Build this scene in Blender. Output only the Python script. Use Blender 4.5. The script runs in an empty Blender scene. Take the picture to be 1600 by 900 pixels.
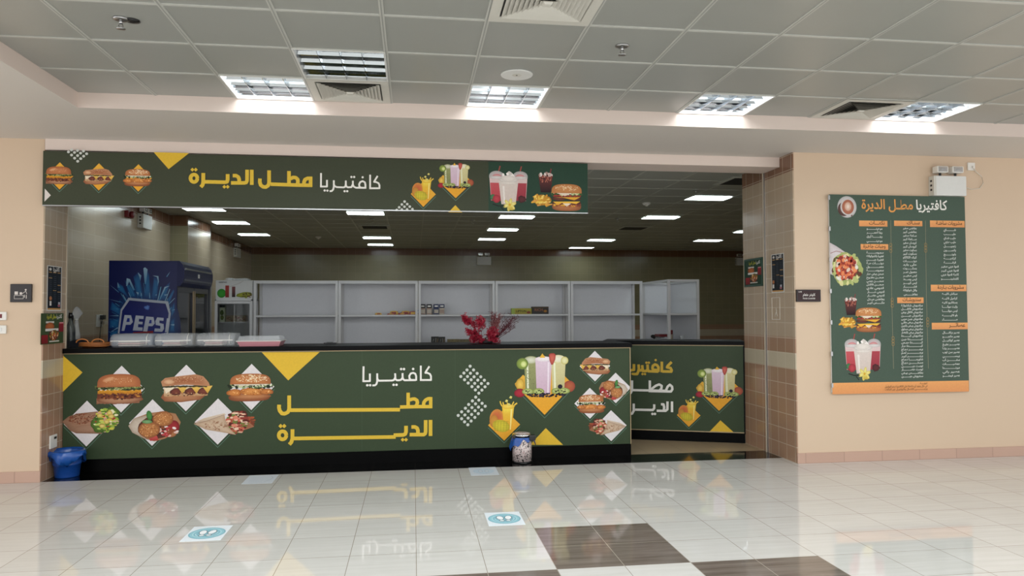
import bpy, bmesh, math, random, unicodedata
from mathutils import Vector, Matrix
random.seed(7)
PI = math.pi
SC = bpy.context.scene
COL = SC.collection

# ---------------------------------------------------------------- camera
cam_d = bpy.data.cameras.new('camera')
cam = bpy.data.objects.new('camera', cam_d); COL.objects.link(cam)
YAW, PITCH, ROLL, EYE = .1343, .0317, -.00385, 1.503
fw = Vector((math.sin(YAW)*math.cos(PITCH), math.cos(YAW)*math.cos(PITCH), math.sin(PITCH)))
rt = Vector((math.cos(YAW), -math.sin(YAW), 0)); up = rt.cross(fw)
rt2 = rt*math.cos(ROLL)+up*math.sin(ROLL); up2 = up*math.cos(ROLL)-rt*math.sin(ROLL)
cam.matrix_world = Matrix(((rt2.x, up2.x, -fw.x, 0), (rt2.y, up2.y, -fw.y, 0), (rt2.z, up2.z, -fw.z, EYE), (0, 0, 0, 1)))
cam_d.sensor_width = 36; cam_d.lens = 1142.6*36/1600; cam_d.clip_end = 200
SC.camera = cam

# ---------------------------------------------------------------- world and exposure
SC.view_settings.view_transform = 'Standard'
try: SC.view_settings.look = 'None'
except Exception: pass
SC.view_settings.gamma = 1; SC.view_settings.use_curve_mapping = False
SC.view_settings.exposure = 0.3
W = bpy.data.worlds.new('daylight'); SC.world = W; W.use_nodes = True
bg = W.node_tree.nodes['Background']
bg.inputs[0].default_value = (.98, .98, .99, 1); bg.inputs[1].default_value = 1.55
SC.cycles.max_bounces = 8; SC.cycles.use_denoising = True
HALL_ADDED_W = 36.0        # unseen lamps over and behind the viewer, added to brighten the hall
HALL_LAMP_W = 11.0        # area light above each louvre
KITCHEN_PANEL = 9.0      # emission of the kitchen ceiling lamps

# ---------------------------------------------------------------- colours and materials
def lin(c):
    if isinstance(c, str):
        c = c.lstrip('#'); c = [int(c[i:i+2], 16)/255 for i in (0, 2, 4)]
    return tuple((x/12.92 if x <= .04045 else ((x+.055)/1.055)**2.4) for x in c)
MATS = {}
def mat(name, col=None, rough=.5, metal=0, trans=0, emit=0, alpha=1, bump=0, bscale=30, var=0, coat=0, ior=1.5, spec=.5):
    if name in MATS: return MATS[name]
    m = bpy.data.materials.new(name); m.use_nodes = True; MATS[name] = m
    nt = m.node_tree; b = nt.nodes['Principled BSDF']
    c = lin(col); b.inputs['Base Color'].default_value = (*c, 1)
    b.inputs['Specular IOR Level'].default_value = spec; b.inputs['Roughness'].default_value = rough; b.inputs['Metallic'].default_value = metal
    b.inputs['Transmission Weight'].default_value = trans; b.inputs['Alpha'].default_value = alpha
    b.inputs['Coat Weight'].default_value = coat; b.inputs['IOR'].default_value = ior
    if emit:
        b.inputs['Emission Color'].default_value = (*c, 1); b.inputs['Emission Strength'].default_value = emit
    tc = nt.nodes.new('ShaderNodeTexCoord'); nz = nt.nodes.new('ShaderNodeTexNoise')
    nz.inputs['Scale'].default_value = bscale; nt.links.new(tc.outputs['Object'], nz.inputs['Vector'])
    if var or not bump:
        v = var or .03
        mx = nt.nodes.new('ShaderNodeMix'); mx.data_type = 'RGBA'
        mx.inputs['A'].default_value = (*[x*(1-v) for x in c], 1); mx.inputs['B'].default_value = (*[min(1, x*(1+v)) for x in c], 1)
        nt.links.new(nz.outputs['Fac'], mx.inputs['Factor']); nt.links.new(mx.outputs['Result'], b.inputs['Base Color'])
    if bump:
        bp = nt.nodes.new('ShaderNodeBump'); bp.inputs['Strength'].default_value = bump; bp.inputs['Distance'].default_value = .01
        nt.links.new(nz.outputs['Fac'], bp.inputs['Height']); nt.links.new(bp.outputs['Normal'], b.inputs['Normal'])
    return m
def tile_mat(name, axis, bands, tw=.165, th=.153, mortar=.0045, grout='#cdbfaa', rough=.2, grout_mix=.5, shift=0):
    """glazed wall tiles; bands = [(z_from, colour)...] with tile colours by course height"""
    m = bpy.data.materials.new(name); m.use_nodes = True; MATS[name] = m
    nt = m.node_tree; N = nt.nodes; L = nt.links; b = N['Principled BSDF']
    ge = N.new('ShaderNodeNewGeometry'); sp = N.new('ShaderNodeSeparateXYZ'); L.new(ge.outputs['Position'], sp.inputs[0])
    cb = N.new('ShaderNodeCombineXYZ'); L.new(sp.outputs[axis], cb.inputs[0]); L.new(sp.outputs['Z'], cb.inputs[1])
    ad = N.new('ShaderNodeVectorMath'); ad.operation = 'ADD'; ad.inputs[1].default_value = (10+shift, 0, 0); L.new(cb.outputs[0], ad.inputs[0])
    br = N.new('ShaderNodeTexBrick'); br.offset = 0; br.squash = 1
    br.inputs['Scale'].default_value = 1; br.inputs['Brick Width'].default_value = tw; br.inputs['Row Height'].default_value = th
    br.inputs['Mortar Size'].default_value = mortar; br.inputs['Mortar Smooth'].default_value = .1
    br.inputs['Color1'].default_value = (.94, .94, .94, 1); br.inputs['Color2'].default_value = (1, 1, 1, 1); br.inputs['Mortar'].default_value = (1, 1, 1, 1)
    L.new(ad.outputs[0], br.inputs['Vector'])
    mr = N.new('ShaderNodeMath'); mr.operation = 'DIVIDE'; mr.inputs[1].default_value = 4; L.new(sp.outputs['Z'], mr.inputs[0])
    cr = N.new('ShaderNodeValToRGB'); cr.color_ramp.interpolation = 'CONSTANT'
    while len(cr.color_ramp.elements) < len(bands): cr.color_ramp.elements.new(.5)
    for e, (z, c) in zip(cr.color_ramp.elements, bands): e.position = z/4; e.color = (*lin(c), 1)
    L.new(mr.outputs[0], cr.inputs[0])
    mu = N.new('ShaderNodeMix'); mu.data_type = 'RGBA'; mu.blend_type = 'MULTIPLY'; mu.inputs['Factor'].default_value = 1
    L.new(cr.outputs[0], mu.inputs['A']); L.new(br.outputs['Color'], mu.inputs['B'])
    gm = N.new('ShaderNodeMath'); gm.operation = 'MULTIPLY'; gm.inputs[1].default_value = grout_mix; L.new(br.outputs['Fac'], gm.inputs[0])
    mx = N.new('ShaderNodeMix'); mx.data_type = 'RGBA'; mx.inputs['B'].default_value = (*lin(grout), 1)
    L.new(gm.outputs[0], mx.inputs['Factor']); L.new(mu.outputs['Result'], mx.inputs['A']); L.new(mx.outputs['Result'], b.inputs['Base Color'])
    b.inputs['Roughness'].default_value = rough
    nz = N.new('ShaderNodeTexNoise'); nz.inputs['Scale'].default_value = 9; L.new(ge.outputs['Position'], nz.inputs['Vector'])
    su = N.new('ShaderNodeMath'); su.operation = 'MULTIPLY_ADD'; su.inputs[1].default_value = -1.0; L.new(br.outputs['Fac'], su.inputs[0])
    ns = N.new('ShaderNodeMath'); ns.operation = 'MULTIPLY'; ns.inputs[1].default_value = .35; L.new(nz.outputs['Fac'], ns.inputs[0]); L.new(ns.outputs[0], su.inputs[2])
    bp = N.new('ShaderNodeBump'); bp.inputs['Strength'].default_value = .35; bp.inputs['Distance'].default_value = .004
    L.new(su.outputs[0], bp.inputs['Height']); L.new(bp.outputs['Normal'], b.inputs['Normal'])
    return m
def floor_mat(name, col, col2, streak, grout, rough=.035, wx=.4057, wy=.4088, spec=.5):
    m = bpy.data.materials.new(name); m.use_nodes = True; MATS[name] = m
    nt = m.node_tree; N = nt.nodes; L = nt.links; b = N['Principled BSDF']
    ge = N.new('ShaderNodeNewGeometry')
    ad = N.new('ShaderNodeVectorMath'); ad.operation = 'ADD'; ad.inputs[1].default_value = (wx*60-.019, wy*60-5.051, 0); L.new(ge.outputs['Position'], ad.inputs[0])
    br = N.new('ShaderNodeTexBrick'); br.offset = 0; br.squash = 1
    br.inputs['Scale'].default_value = 1; br.inputs['Brick Width'].default_value = wx; br.inputs['Row Height'].default_value = wy
    br.inputs['Mortar Size'].default_value = .0022; br.inputs['Mortar Smooth'].default_value = .2
    br.inputs['Color1'].default_value = (.95, .95, .95, 1); br.inputs['Color2'].default_value = (1, 1, 1, 1); br.inputs['Mortar'].default_value = (1, 1, 1, 1)
    L.new(ad.outputs[0], br.inputs['Vector'])
    mp = N.new('ShaderNodeMapping'); mp.inputs['Scale'].default_value = (1.6, 22, 1); L.new(ge.outputs['Position'], mp.inputs[0])
    nz = N.new('ShaderNodeTexNoise'); nz.inputs['Scale'].default_value = 1.0; nz.inputs['Detail'].default_value = 6; nz.inputs['Roughness'].default_value = .65
    L.new(mp.outputs[0], nz.inputs['Vector'])
    cr = N.new('ShaderNodeValToRGB'); cr.color_ramp.elements[0].position = .5-streak; cr.color_ramp.elements[1].position = .5+streak
    cr.color_ramp.elements[0].color = (*lin(col2), 1); cr.color_ramp.elements[1].color = (*lin(col), 1); L.new(nz.outputs['Fac'], cr.inputs[0])
    mu = N.new('ShaderNodeMix'); mu.data_type = 'RGBA'; mu.blend_type = 'MULTIPLY'; mu.inputs['Factor'].default_value = 1
    L.new(cr.outputs[0], mu.inputs['A']); L.new(br.outputs['Color'], mu.inputs['B'])
    mx = N.new('ShaderNodeMix'); mx.data_type = 'RGBA'; mx.inputs['B'].default_value = (*lin(grout), 1)
    L.new(br.outputs['Fac'], mx.inputs['Factor']); L.new(mu.outputs['Result'], mx.inputs['A']); L.new(mx.outputs['Result'], b.inputs['Base Color'])
    b.inputs['Roughness'].default_value = rough; b.inputs['Specular IOR Level'].default_value = spec
    n2 = N.new('ShaderNodeTexNoise'); n2.inputs['Scale'].default_value = 1.2; L.new(ge.outputs['Position'], n2.inputs['Vector'])
    bp = N.new('ShaderNodeBump'); bp.inputs['Strength'].default_value = .008; bp.inputs['Distance'].default_value = .02
    L.new(n2.outputs['Fac'], bp.inputs['Height']); L.new(bp.outputs['Normal'], b.inputs['Normal'])
    return m
def print_mat(name, rough=.42, spec=.5, sheen=0):
    m = bpy.data.materials.new(name); m.use_nodes = True; MATS[name] = m
    nt = m.node_tree; b = nt.nodes['Principled BSDF']
    at = nt.nodes.new('ShaderNodeAttribute'); at.attribute_name = 'ink'
    nz = nt.nodes.new('ShaderNodeTexNoise'); nz.inputs['Scale'].default_value = 60
    ge = nt.nodes.new('ShaderNodeNewGeometry'); nt.links.new(ge.outputs['Position'], nz.inputs['Vector'])
    mr = nt.nodes.new('ShaderNodeMapRange'); mr.inputs['To Min'].default_value = .9; mr.inputs['To Max'].default_value = 1.08
    nt.links.new(nz.outputs['Fac'], mr.inputs['Value'])
    mu = nt.nodes.new('ShaderNodeVectorMath'); mu.operation = 'SCALE'
    nt.links.new(at.outputs['Color'], mu.inputs[0]); nt.links.new(mr.outputs[0], mu.inputs['Scale'])
    nt.links.new(mu.outputs[0], b.inputs['Base Color']); b.inputs['Roughness'].default_value = rough; b.inputs['Specular IOR Level'].default_value = spec
    return m

# ---------------------------------------------------------------- object helpers
def tag(o, label=None, cat=None, group=None, kind=None):
    if label: o['label'] = label
    if cat: o['category'] = cat
    if group: o['group'] = group
    if kind: o['kind'] = kind
    return o
def thing(name, loc, label, cat, group=None, rz=0):
    o = bpy.data.objects.new(name, None); COL.objects.link(o); o.empty_display_size = .1
    o.location = loc; o.rotation_euler = (0, 0, rz); return tag(o, label, cat, group)
def wloc(o):
    v = Vector((0, 0, 0))
    while o: v += Vector(o.location); o = o.parent
    return v
class MB:
    def __init__(s): s.bm = bmesh.new(); s.mats = []
    def mi(s, m):
        if m not in s.mats: s.mats.append(m)
        return s.mats.index(m)
    def face(s, vs, m):
        f = s.bm.faces.new([s.bm.verts.new(v) for v in vs]); f.material_index = s.mi(m); return f
    def box(s, x0, y0, z0, x1, y1, z1, m, bev=0):
        r = bmesh.ops.create_cube(s.bm, size=1, matrix=Matrix.Translation(((x0+x1)/2, (y0+y1)/2, (z0+z1)/2)) @ Matrix.Diagonal((abs(x1-x0), abs(y1-y0), abs(z1-z0), 1)))
        vs = r['verts']; fs = {f for v in vs for f in v.link_faces}
        k = s.mi(m)
        for f in fs: f.material_index = k
        if bev:
            es = {e for v in vs for e in v.link_edges}
            b = bmesh.ops.bevel(s.bm, geom=list(es), offset=bev, segments=2, affect='EDGES', profile=.6)
            for f in b['faces']: f.material_index = k
        return s
    def prism(s, pts, axis, a, b, m, smooth=False):
        """outline pts (2-D) extruded from a to b along axis: x -> (y,z), y -> (x,z), z -> (x,y)"""
        def P(p, t): return {'x': (t, p[0], p[1]), 'y': (p[0], t, p[1]), 'z': (p[0], p[1], t)}[axis]
        k = s.mi(m); A = [s.bm.verts.new(P(p, a)) for p in pts]; B = [s.bm.verts.new(P(p, b)) for p in pts]
        n = len(pts); fs = [s.bm.faces.new(A), s.bm.faces.new(B[::-1])]
        for i in range(n):
            f = s.bm.faces.new((A[i], A[(i+1) % n], B[(i+1) % n], B[i])); f.smooth = smooth; fs.append(f)
        for f in fs: f.material_index = k
        return s
    def lathe(s, prof, c, m, seg=24, axis='z', smooth=True, jit=None):
        k = s.mi(m); rings = []
        for j, (r, h) in enumerate(prof):
            ring = []
            for i in range(seg):
                a = 2*PI*i/seg; rr = max(r, 1e-5)*(jit(a, j) if jit else 1)
                x, y = rr*math.cos(a), rr*math.sin(a)
                p = {'z': (x, y, h), 'y': (x, h, y), 'x': (h, x, y)}[axis]
                ring.append(s.bm.verts.new((c[0]+p[0], c[1]+p[1], c[2]+p[2])))
            rings.append(ring)
        for a, b in zip(rings, rings[1:]):
            for i in range(seg):
                f = s.bm.faces.new((a[i], a[(i+1) % seg], b[(i+1) % seg], b[i])); f.smooth = smooth; f.material_index = k
        for ring in (rings[0], rings[-1]):
            f = s.bm.faces.new(ring); f.material_index = k
        return s
    def tube(s, pts, r, m, seg=8):
        k = s.mi(m); pts = [Vector(p) for p in pts]; rings = []
        rr = r if isinstance(r, (list, tuple)) else [r]*len(pts)
        for i, p in enumerate(pts):
            t = (pts[min(i+1, len(pts)-1)]-pts[max(i-1, 0)]).normalized()
            u = t.cross(Vector((0, 0, 1)));
            if u.length < .05: u = t.cross(Vector((0, 1, 0)))
            u.normalize(); v = t.cross(u)
            rings.append([s.bm.verts.new(p+(u*math.cos(2*PI*j/seg)+v*math.sin(2*PI*j/seg))*rr[i]) for j in range(seg)])
        for a, b in zip(rings, rings[1:]):
            for i in range(seg):
                f = s.bm.faces.new((a[i], a[(i+1) % seg], b[(i+1) % seg], b[i])); f.smooth = True; f.material_index = k
        for ring in (rings[0], rings[-1]):
            f = s.bm.faces.new(ring); f.material_index = k
        return s
    def ball(s, c, r, m, sub=2, sc=(1, 1, 1)):
        k = s.mi(m)
        q = bmesh.ops.create_icosphere(s.bm, subdivisions=sub, radius=r, matrix=Matrix.Translation(c) @ Matrix.Diagonal((*sc, 1)))
        for f in {f for v in q['verts'] for f in v.link_faces}: f.material_index = k; f.smooth = True
        return s
    def rot(s, ang, piv, axis='Z'):
        bmesh.ops.rotate(s.bm, verts=s.bm.verts, cent=piv, matrix=Matrix.Rotation(ang, 3, axis)); return s
    def build(s, name, parent=None, local=False, label=None):
        bmesh.ops.recalc_face_normals(s.bm, faces=s.bm.faces)
        me = bpy.data.meshes.new(name); s.bm.to_mesh(me); s.bm.free()
        for m in s.mats: me.materials.append(MATS[m] if isinstance(m, str) else m)
        o = bpy.data.objects.new(name, me); COL.objects.link(o)
        if parent:
            o.parent = parent
            if not local: me.transform(Matrix.Translation(-wloc(parent)))
        elif not local:
            # origin at the base of the thing
            vs = [v.co for v in me.vertices]; lo = Vector([min(v[i] for v in vs) for i in range(3)]); hi = Vector([max(v[i] for v in vs) for i in range(3)])
            org = Vector(((lo.x+hi.x)/2, (lo.y+hi.y)/2, lo.z)); me.transform(Matrix.Translation(-org)); o.location = org
        if label: o['label'] = label
        return o
def copy_tree(o, parent=None):
    c = o.copy(); COL.objects.link(c); c.parent = parent
    for ch in list(o.children): copy_tree(ch, c)
    return c
def struct(name, mb): return tag(mb.build(name), kind='structure')

# ---------------------------------------------------------------- lettering
FORMS = {}
for cp in range(0xFE70, 0xFEFD):
    d = unicodedata.decomposition(chr(cp))
    if d:
        q = d.split(); FORMS[(''.join(chr(int(x, 16)) for x in q[1:]), q[0][1:-1])] = chr(cp)
def shape_arabic(t):
    out = []; t = t.replace('\u0644\u0627', '\uE000')
    def base(c): return '\u0644\u0627' if c == '\uE000' else c
    def join_next(c): return c == '\u0640' or (base(c), 'initial') in FORMS
    def join_prev(c): return c == '\u0640' or (base(c), 'final') in FORMS
    for i, c in enumerate(t):
        if c == '\u0640' or not ((base(c), 'isolated') in FORMS): out.append(c); continue
        pv = i > 0 and join_next(t[i-1]) and join_prev(c); nx = i < len(t)-1 and join_next(c) and join_prev(t[i+1])
        f = 'medial' if pv and nx else 'final' if pv else 'initial' if nx else 'isolated'
        out.append(FORMS.get((base(c), f)) or FORMS[(base(c), 'isolated')])
    return ''.join(reversed(out)) if any('\u0600' <= c <= '\u06ff' or c == '\uE000' for c in t) else t
TXT = {}
def text_geo(body, bold=0.0):
    k = (body, bold)
    if k in TXT: return TXT[k]
    cu = bpy.data.curves.new('lettering', 'FONT'); cu.body = shape_arabic(body); cu.size = 1; cu.resolution_u = 2; cu.offset = bold; cu.fill_mode = 'FRONT'
    ob = bpy.data.objects.new('lettering', cu); COL.objects.link(ob); bpy.context.view_layer.update()
    me = ob.to_mesh(); vs = [(v.co.x, v.co.y) for v in me.vertices]; fs = [tuple(p.vertices) for p in me.polygons]
    ob.to_mesh_clear(); bpy.data.objects.remove(ob); bpy.data.curves.remove(cu)
    if not vs: vs = [(0, 0)]; fs = []
    pa = list(range(len(vs)))
    def root(i):
        while pa[i] != i: pa[i] = pa[pa[i]]; i = pa[i]
        return i
    for f in fs:
        for j in f[1:]: pa[root(j)] = root(f[0])
    ids = {}; parts = {}
    for f in fs: parts.setdefault(root(f[0]), []).append(f)
    fs = [p for _, p in sorted(parts.items())]
    x0 = min(v[0] for v in vs); x1 = max(v[0] for v in vs); y0 = min(v[1] for v in vs); y1 = max(v[1] for v in vs)
    TXT[k] = (vs, fs, x0, x1, y0, y1); return TXT[k]

INK = {'W': '#e9e6df', 'Y': '#d9b63c', 'Y2': '#c9a63a', 'T': '#dcb437', 'D': '#c9cbc4', 'Wd': '#d8cfc9'}
class Print:
    """flat printed artwork: coloured vector shapes laid over one another on a sheet"""
    def __init__(s, place, step=.00004):
        s.place = place; s.step = step; s.lay = 1; s.V = []; s.F = []; s.C = []
        s.fr = (0, 0, 1, 1, 1)
    def frame(s, cx=0, cy=0, w=1, h=1, flip=0): s.fr = (cx, cy, w, h, -1 if flip else 1)
    def pt(s, x, y): cx, cy, w, h, f = s.fr; return (cx+x*w*f, cy+y*h)
    def raw(s, vs, fs, cols):
        n = len(s.V)
        for (x, y), c in zip(vs, cols):
            u, v = s.pt(x, y); s.V.append(s.place(u, v, s.lay*s.step)); s.C.append(c)
        s.F += [tuple(i+n for i in f) for f in fs]
    def up(s, n=1): s.lay += n
    def poly(s, pts, c, c2=None):
        """c = colour, or c (top) to c2 (bottom)"""
        a = lin(INK.get(c, c)); b = lin(c2) if c2 else a
        ys = [p[1] for p in pts]; lo, hi = min(ys), max(ys)
        cols = [tuple(b[i]+(a[i]-b[i])*((p[1]-lo)/max(hi-lo, 1e-6)) for i in range(3)) for p in pts]
        s.up(); s.raw(pts, [tuple(range(len(pts)))], cols)
    def fan(s, pts, cc, ce, c=None):
        """star-shaped outline, centre colour to edge colour"""
        if c is None: c = (sum(p[0] for p in pts)/len(pts), sum(p[1] for p in pts)/len(pts))
        n = len(pts); a = lin(INK.get(cc, cc)); b = lin(INK.get(ce, ce)); m = tuple((a[i]*.6+b[i]*.4) for i in range(3))
        mid = [(c[0]+(p[0]-c[0])*.66, c[1]+(p[1]-c[1])*.66) for p in pts]
        vs = [c]+mid+list(pts); fs = []
        for i in range(n):
            j = (i+1) % n; fs.append((0, 1+i, 1+j)); fs.append((1+i, 1+n+i, 1+n+j, 1+j))
        s.up(); s.raw(vs, fs, [a]+[m]*n+[b]*n)
    def blob(s, cx, cy, rx, ry, cc, ce=None, rot=0, wob=0, n=20, seed=None):
        R = random.Random(seed if seed is not None else int(cx*997+cy*331+rx*77)); ph = R.random()*6; pts = []
        for i in range(n):
            a = 2*PI*i/n; k = 1+wob*(math.sin(3*a+ph)*.5+math.sin(7*a+ph*2)*.3+R.uniform(-.3, .3))
            x, y = rx*k*math.cos(a), ry*k*math.sin(a); pts.append((cx+x*math.cos(rot)-y*math.sin(rot), cy+x*math.sin(rot)+y*math.cos(rot)))
        s.fan(pts, cc, ce or cc, (cx, cy))
    def specks(s, n, cx, cy, rx, ry, size, cols, seed=1, stretch=1, inside=None):
        R = random.Random(seed); s.up()
        for _ in range(n):
            a = R.random()*2*PI; q = math.sqrt(R.random()); x = cx+rx*q*math.cos(a); y = cy+ry*q*math.sin(a)
            if inside and not inside(x, y): continue
            c = lin(R.choice(cols)); r = size*R.uniform(.6, 1.3); t = R.random()*PI
            pts = []
            for k in range(6):
                b = 2*PI*k/6; px, py = r*stretch*math.cos(b), r*math.sin(b); pts.append((x+px*math.cos(t)-py*math.sin(t), y+px*math.sin(t)+py*math.cos(t)))
            s.lay += _ % 30; s.raw(pts, [tuple(range(6))], [c]*6); s.lay -= _ % 30
        s.up(min(n, 30))
    def stroke(s, pts, w, c):
        a = lin(INK.get(c, c)); s.up(); L0 = s.lay
        for i, (p, q) in enumerate(zip(pts, pts[1:])):
            dx, dy = q[0]-p[0], q[1]-p[1]; l = math.hypot(dx, dy) or 1; nx, ny = -dy/l*w/2, dx/l*w/2
            s.lay = L0+i % 4
            s.raw([(p[0]+nx, p[1]+ny), (q[0]+nx, q[1]+ny), (q[0]-nx, q[1]-ny), (p[0]-nx, p[1]-ny)], [(0, 1, 2, 3)], [a]*4)
            if i < len(pts)-2:
                s.lay = L0+4+i % 4
                s.raw([(q[0]+w/2*math.cos(k*PI/6), q[1]+w/2*math.sin(k*PI/6)) for k in range(12)], [tuple(range(12))], [a]*12)
        s.lay = L0+(1 if len(pts) == 2 else 3 if len(pts) == 3 else 8)
    def dots(s, pts, r, c, n=12, rot=0):
        a = lin(INK.get(c, c)); s.up()
        for p in pts: s.raw([(p[0]+r*math.cos(rot+2*PI*k/n), p[1]+r*math.sin(rot+2*PI*k/n)) for k in range(n)], [tuple(range(n))], [a]*n)
    def text(s, body, u, v, h, c, align='c', bold=0.0, width=None, ital=0):
        """h = size of the type in metres, v = baseline; width stretches with kashida, then scales"""
        vs, fs, x0, x1, y0, y1 = text_geo(body, bold)
        if width and (x1-x0)*h < width*.93 and '\u0640' in body:
            k = body.index('\u0640'); nb = body
            for _ in range(30):
                nb = nb[:k]+'\u0640'+nb[k:]; g = text_geo(nb, bold)
                if (g[3]-g[2])*h >= width*.97: break
            vs, fs, x0, x1, y0, y1 = g
        sx = h if not width else width/(x1-x0); ox = u-(x0+x1)/2*sx if align == 'c' else (u-x0*sx if align == 'l' else u-x1*sx)
        a = lin(INK.get(c, c)); s.up(); L0 = s.lay
        for k, part in enumerate(fs):
            used = sorted({i for f in part for i in f}); ix = {i: n for n, i in enumerate(used)}; s.lay = L0+k % 5
            s.raw([(ox+vs[i][0]*sx+ital*vs[i][1]*h, v+vs[i][1]*h) for i in used], [tuple(ix[i] for i in f) for f in part], [a]*len(used))
        s.lay = L0+5
    def ops(s, L):
        for o in L:
            if o[0] == 's': s.stroke(o[3], o[1], o[2])
            elif o[0] == 'd': s.dots(o[3], o[1], o[2])
            elif o[0] == 'q': s.dots(o[3], o[1], o[2], n=4)
            elif o[0] == 'p': s.poly(o[2], o[1])
    def slab(s, box, c, back):
        """the sheet itself: box = (u0, v0, u1, v1), thickness back"""
        u0, v0, u1, v1 = box; a = lin(c); n = len(s.V)
        for d in (0, -back):
            for u, v in ((u0, v0), (u1, v0), (u1, v1), (u0, v1)): s.V.append(s.place(u, v, d)); s.C.append(a)
        s.F += [tuple(n+i for i in f) for f in ((0, 1, 2, 3), (7, 6, 5, 4), (0, 4, 5, 1), (1, 5, 6, 2), (2, 6, 7, 3), (3, 7, 4, 0))]
    def build(s, name, parent=None, m='print', extra=None):
        me = bpy.data.meshes.new(name); off = wloc(parent) if parent else Vector((0, 0, 0))
        if not parent:
            off = Vector([(min(v[i] for v in s.V)+max(v[i] for v in s.V))/2 for i in range(3)]); off.z = min(v[2] for v in s.V)
        me.from_pydata([Vector(v)-off for v in s.V], [], s.F)
        at = me.color_attributes.new('ink', 'FLOAT_COLOR', 'POINT')
        at.data.foreach_set('color', [x for c in s.C for x in (*c, 1)])
        me.materials.append(MATS[m]); o = bpy.data.objects.new(name, me); COL.objects.link(o)
        if parent: o.parent = parent
        else: o.location = off
        return o
# measured layout of the printed artwork, in metres on its own panel
COUNTER_LOGO = [('s',0.0185,'W',[(0.1612,0.9506),(0.1237,0.8933),(0.1213,0.8861),(0.1429,0.8848),(0.167,0.8733),(0.1775,0.8515),(0.1775,0.8129),(0.0685,0.8147)]),('s',0.0185,'W',[(0.0757,0.959),(0.0757,0.8059)]),('s',0.0185,'W',[(0.0293,0.8081),(0.0293,0.8538),(0.0206,0.878),(-0.0009,0.8879),(-0.0248,0.8811),(-0.0391,0.8572),(-0.0367,0.8308),(-0.0224,0.8171),(0.0278,0.8153)]),('s',0.0185,'W',[(0.0278,0.8144),(-0.0867,0.8148),(-0.1011,0.827),(-0.1058,0.8511),(-0.1059,0.8871)]),('s',0.0185,'W',[(-0.1058,0.8415),(-0.1201,0.8201),(-0.1391,0.8157),(-0.1629,0.816),(-0.1771,0.8283),(-0.1796,0.8858)]),('s',0.0185,'W',[(-0.1795,0.8427),(-0.1914,0.8189),(-0.2103,0.8144),(-0.3381,0.8141),(-0.3523,0.8263),(-0.3561,0.8455),(-0.3562,0.8875)]),('s',0.0185,'W',[(-0.3561,0.8455),(-0.356,0.8073),(-0.364,0.7812),(-0.3781,0.7695),(-0.404,0.769)]),('s',0.0185,'W',[(-0.4278,0.8872),(-0.4277,0.8123),(-0.4958,0.812)]),('s',0.0185,'W',[(-0.4901,0.9596),(-0.492,0.8048)]),('d',0.0125,'W',[(-0.0009,0.9264),(-0.1202,0.9271),(-0.0916,0.9267),(-0.1946,0.7711),(-0.1652,0.7706),(-0.4534,0.7717),(-0.4252,0.7712)]),('s',0.034,'Y',[(0.1742,0.6427),(0.1742,0.5304)]),('s',0.034,'Y',[(0.1742,0.6276),(0.1493,0.6262),(0.1237,0.6132),(0.1061,0.5911),(0.1029,0.5624),(0.1029,0.548)]),('s',0.034,'Y',[(0.1909,0.5461),(0.047,0.5491)]),('s',0.034,'Y',[(-0.0501,0.6902),(-0.05,0.5528)]),('s',0.034,'Y',[(-0.0358,0.6164),(-0.0103,0.6255),(0.0151,0.6266),(0.0374,0.6117),(0.0422,0.5892),(0.0343,0.5638),(0.0183,0.5498)]),('s',0.034,'Y',[(0.047,0.5491),(-0.1309,0.5488)]),('s',0.036,'Y',[(-0.1309,0.5226),(-1.1938,0.5408)]),('s',0.036,'Y',[(-1.2061,0.685),(-1.2054,0.5494),(-1.2174,0.5219),(-1.2477,0.5073),(-1.2747,0.5107),(-1.2951,0.5375),(-1.302,0.5654),(-1.3009,0.5966)]),('s',0.036,'Y',[(-0.1728,0.2527),(-1.1652,0.2639)]),('s',0.036,'Y',[(-1.1725,0.3543),(-1.1733,0.2641),(-1.1819,0.2297),(-1.2021,0.206)]),('s',0.036,'Y',[(-1.2309,0.2968),(-1.2336,0.2818),(-1.2413,0.2692),(-1.2528,0.2609),(-1.2665,0.2583),(-1.2802,0.2617),(-1.2918,0.2705),(-1.2996,0.2835),(-1.3024,0.2987),(-1.2998,0.3137),(-1.2921,0.3263),(-1.2806,0.3346),(-1.2669,0.3372),(-1.2532,0.3339),(-1.2416,0.325),(-1.2338,0.312),(-1.2309,0.2968)]),('q',0.022,'Y',[(-1.2854,0.3883),(-1.2517,0.3874)]),('s',0.0365,'Y',[(0.1725,0.4135),(0.1725,0.253)]),('s',0.0365,'Y',[(0.1244,0.4126),(0.1236,0.2973),(0.1185,0.2779),(0.1049,0.2685),(-0.0352,0.2722)]),('s',0.0365,'Y',[(-0.0178,0.3477),(0.0153,0.3477),(0.0386,0.3346),(0.0472,0.311),(0.0472,0.272)]),('s',0.0365,'Y',[(-0.0709,0.3607),(-0.0709,0.3023),(-0.0779,0.2791),(-0.0972,0.2711),(-0.1939,0.2705)]),('q',0.02,'Y',[(-0.1038,0.2234),(-0.0712,0.2225)])]
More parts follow.
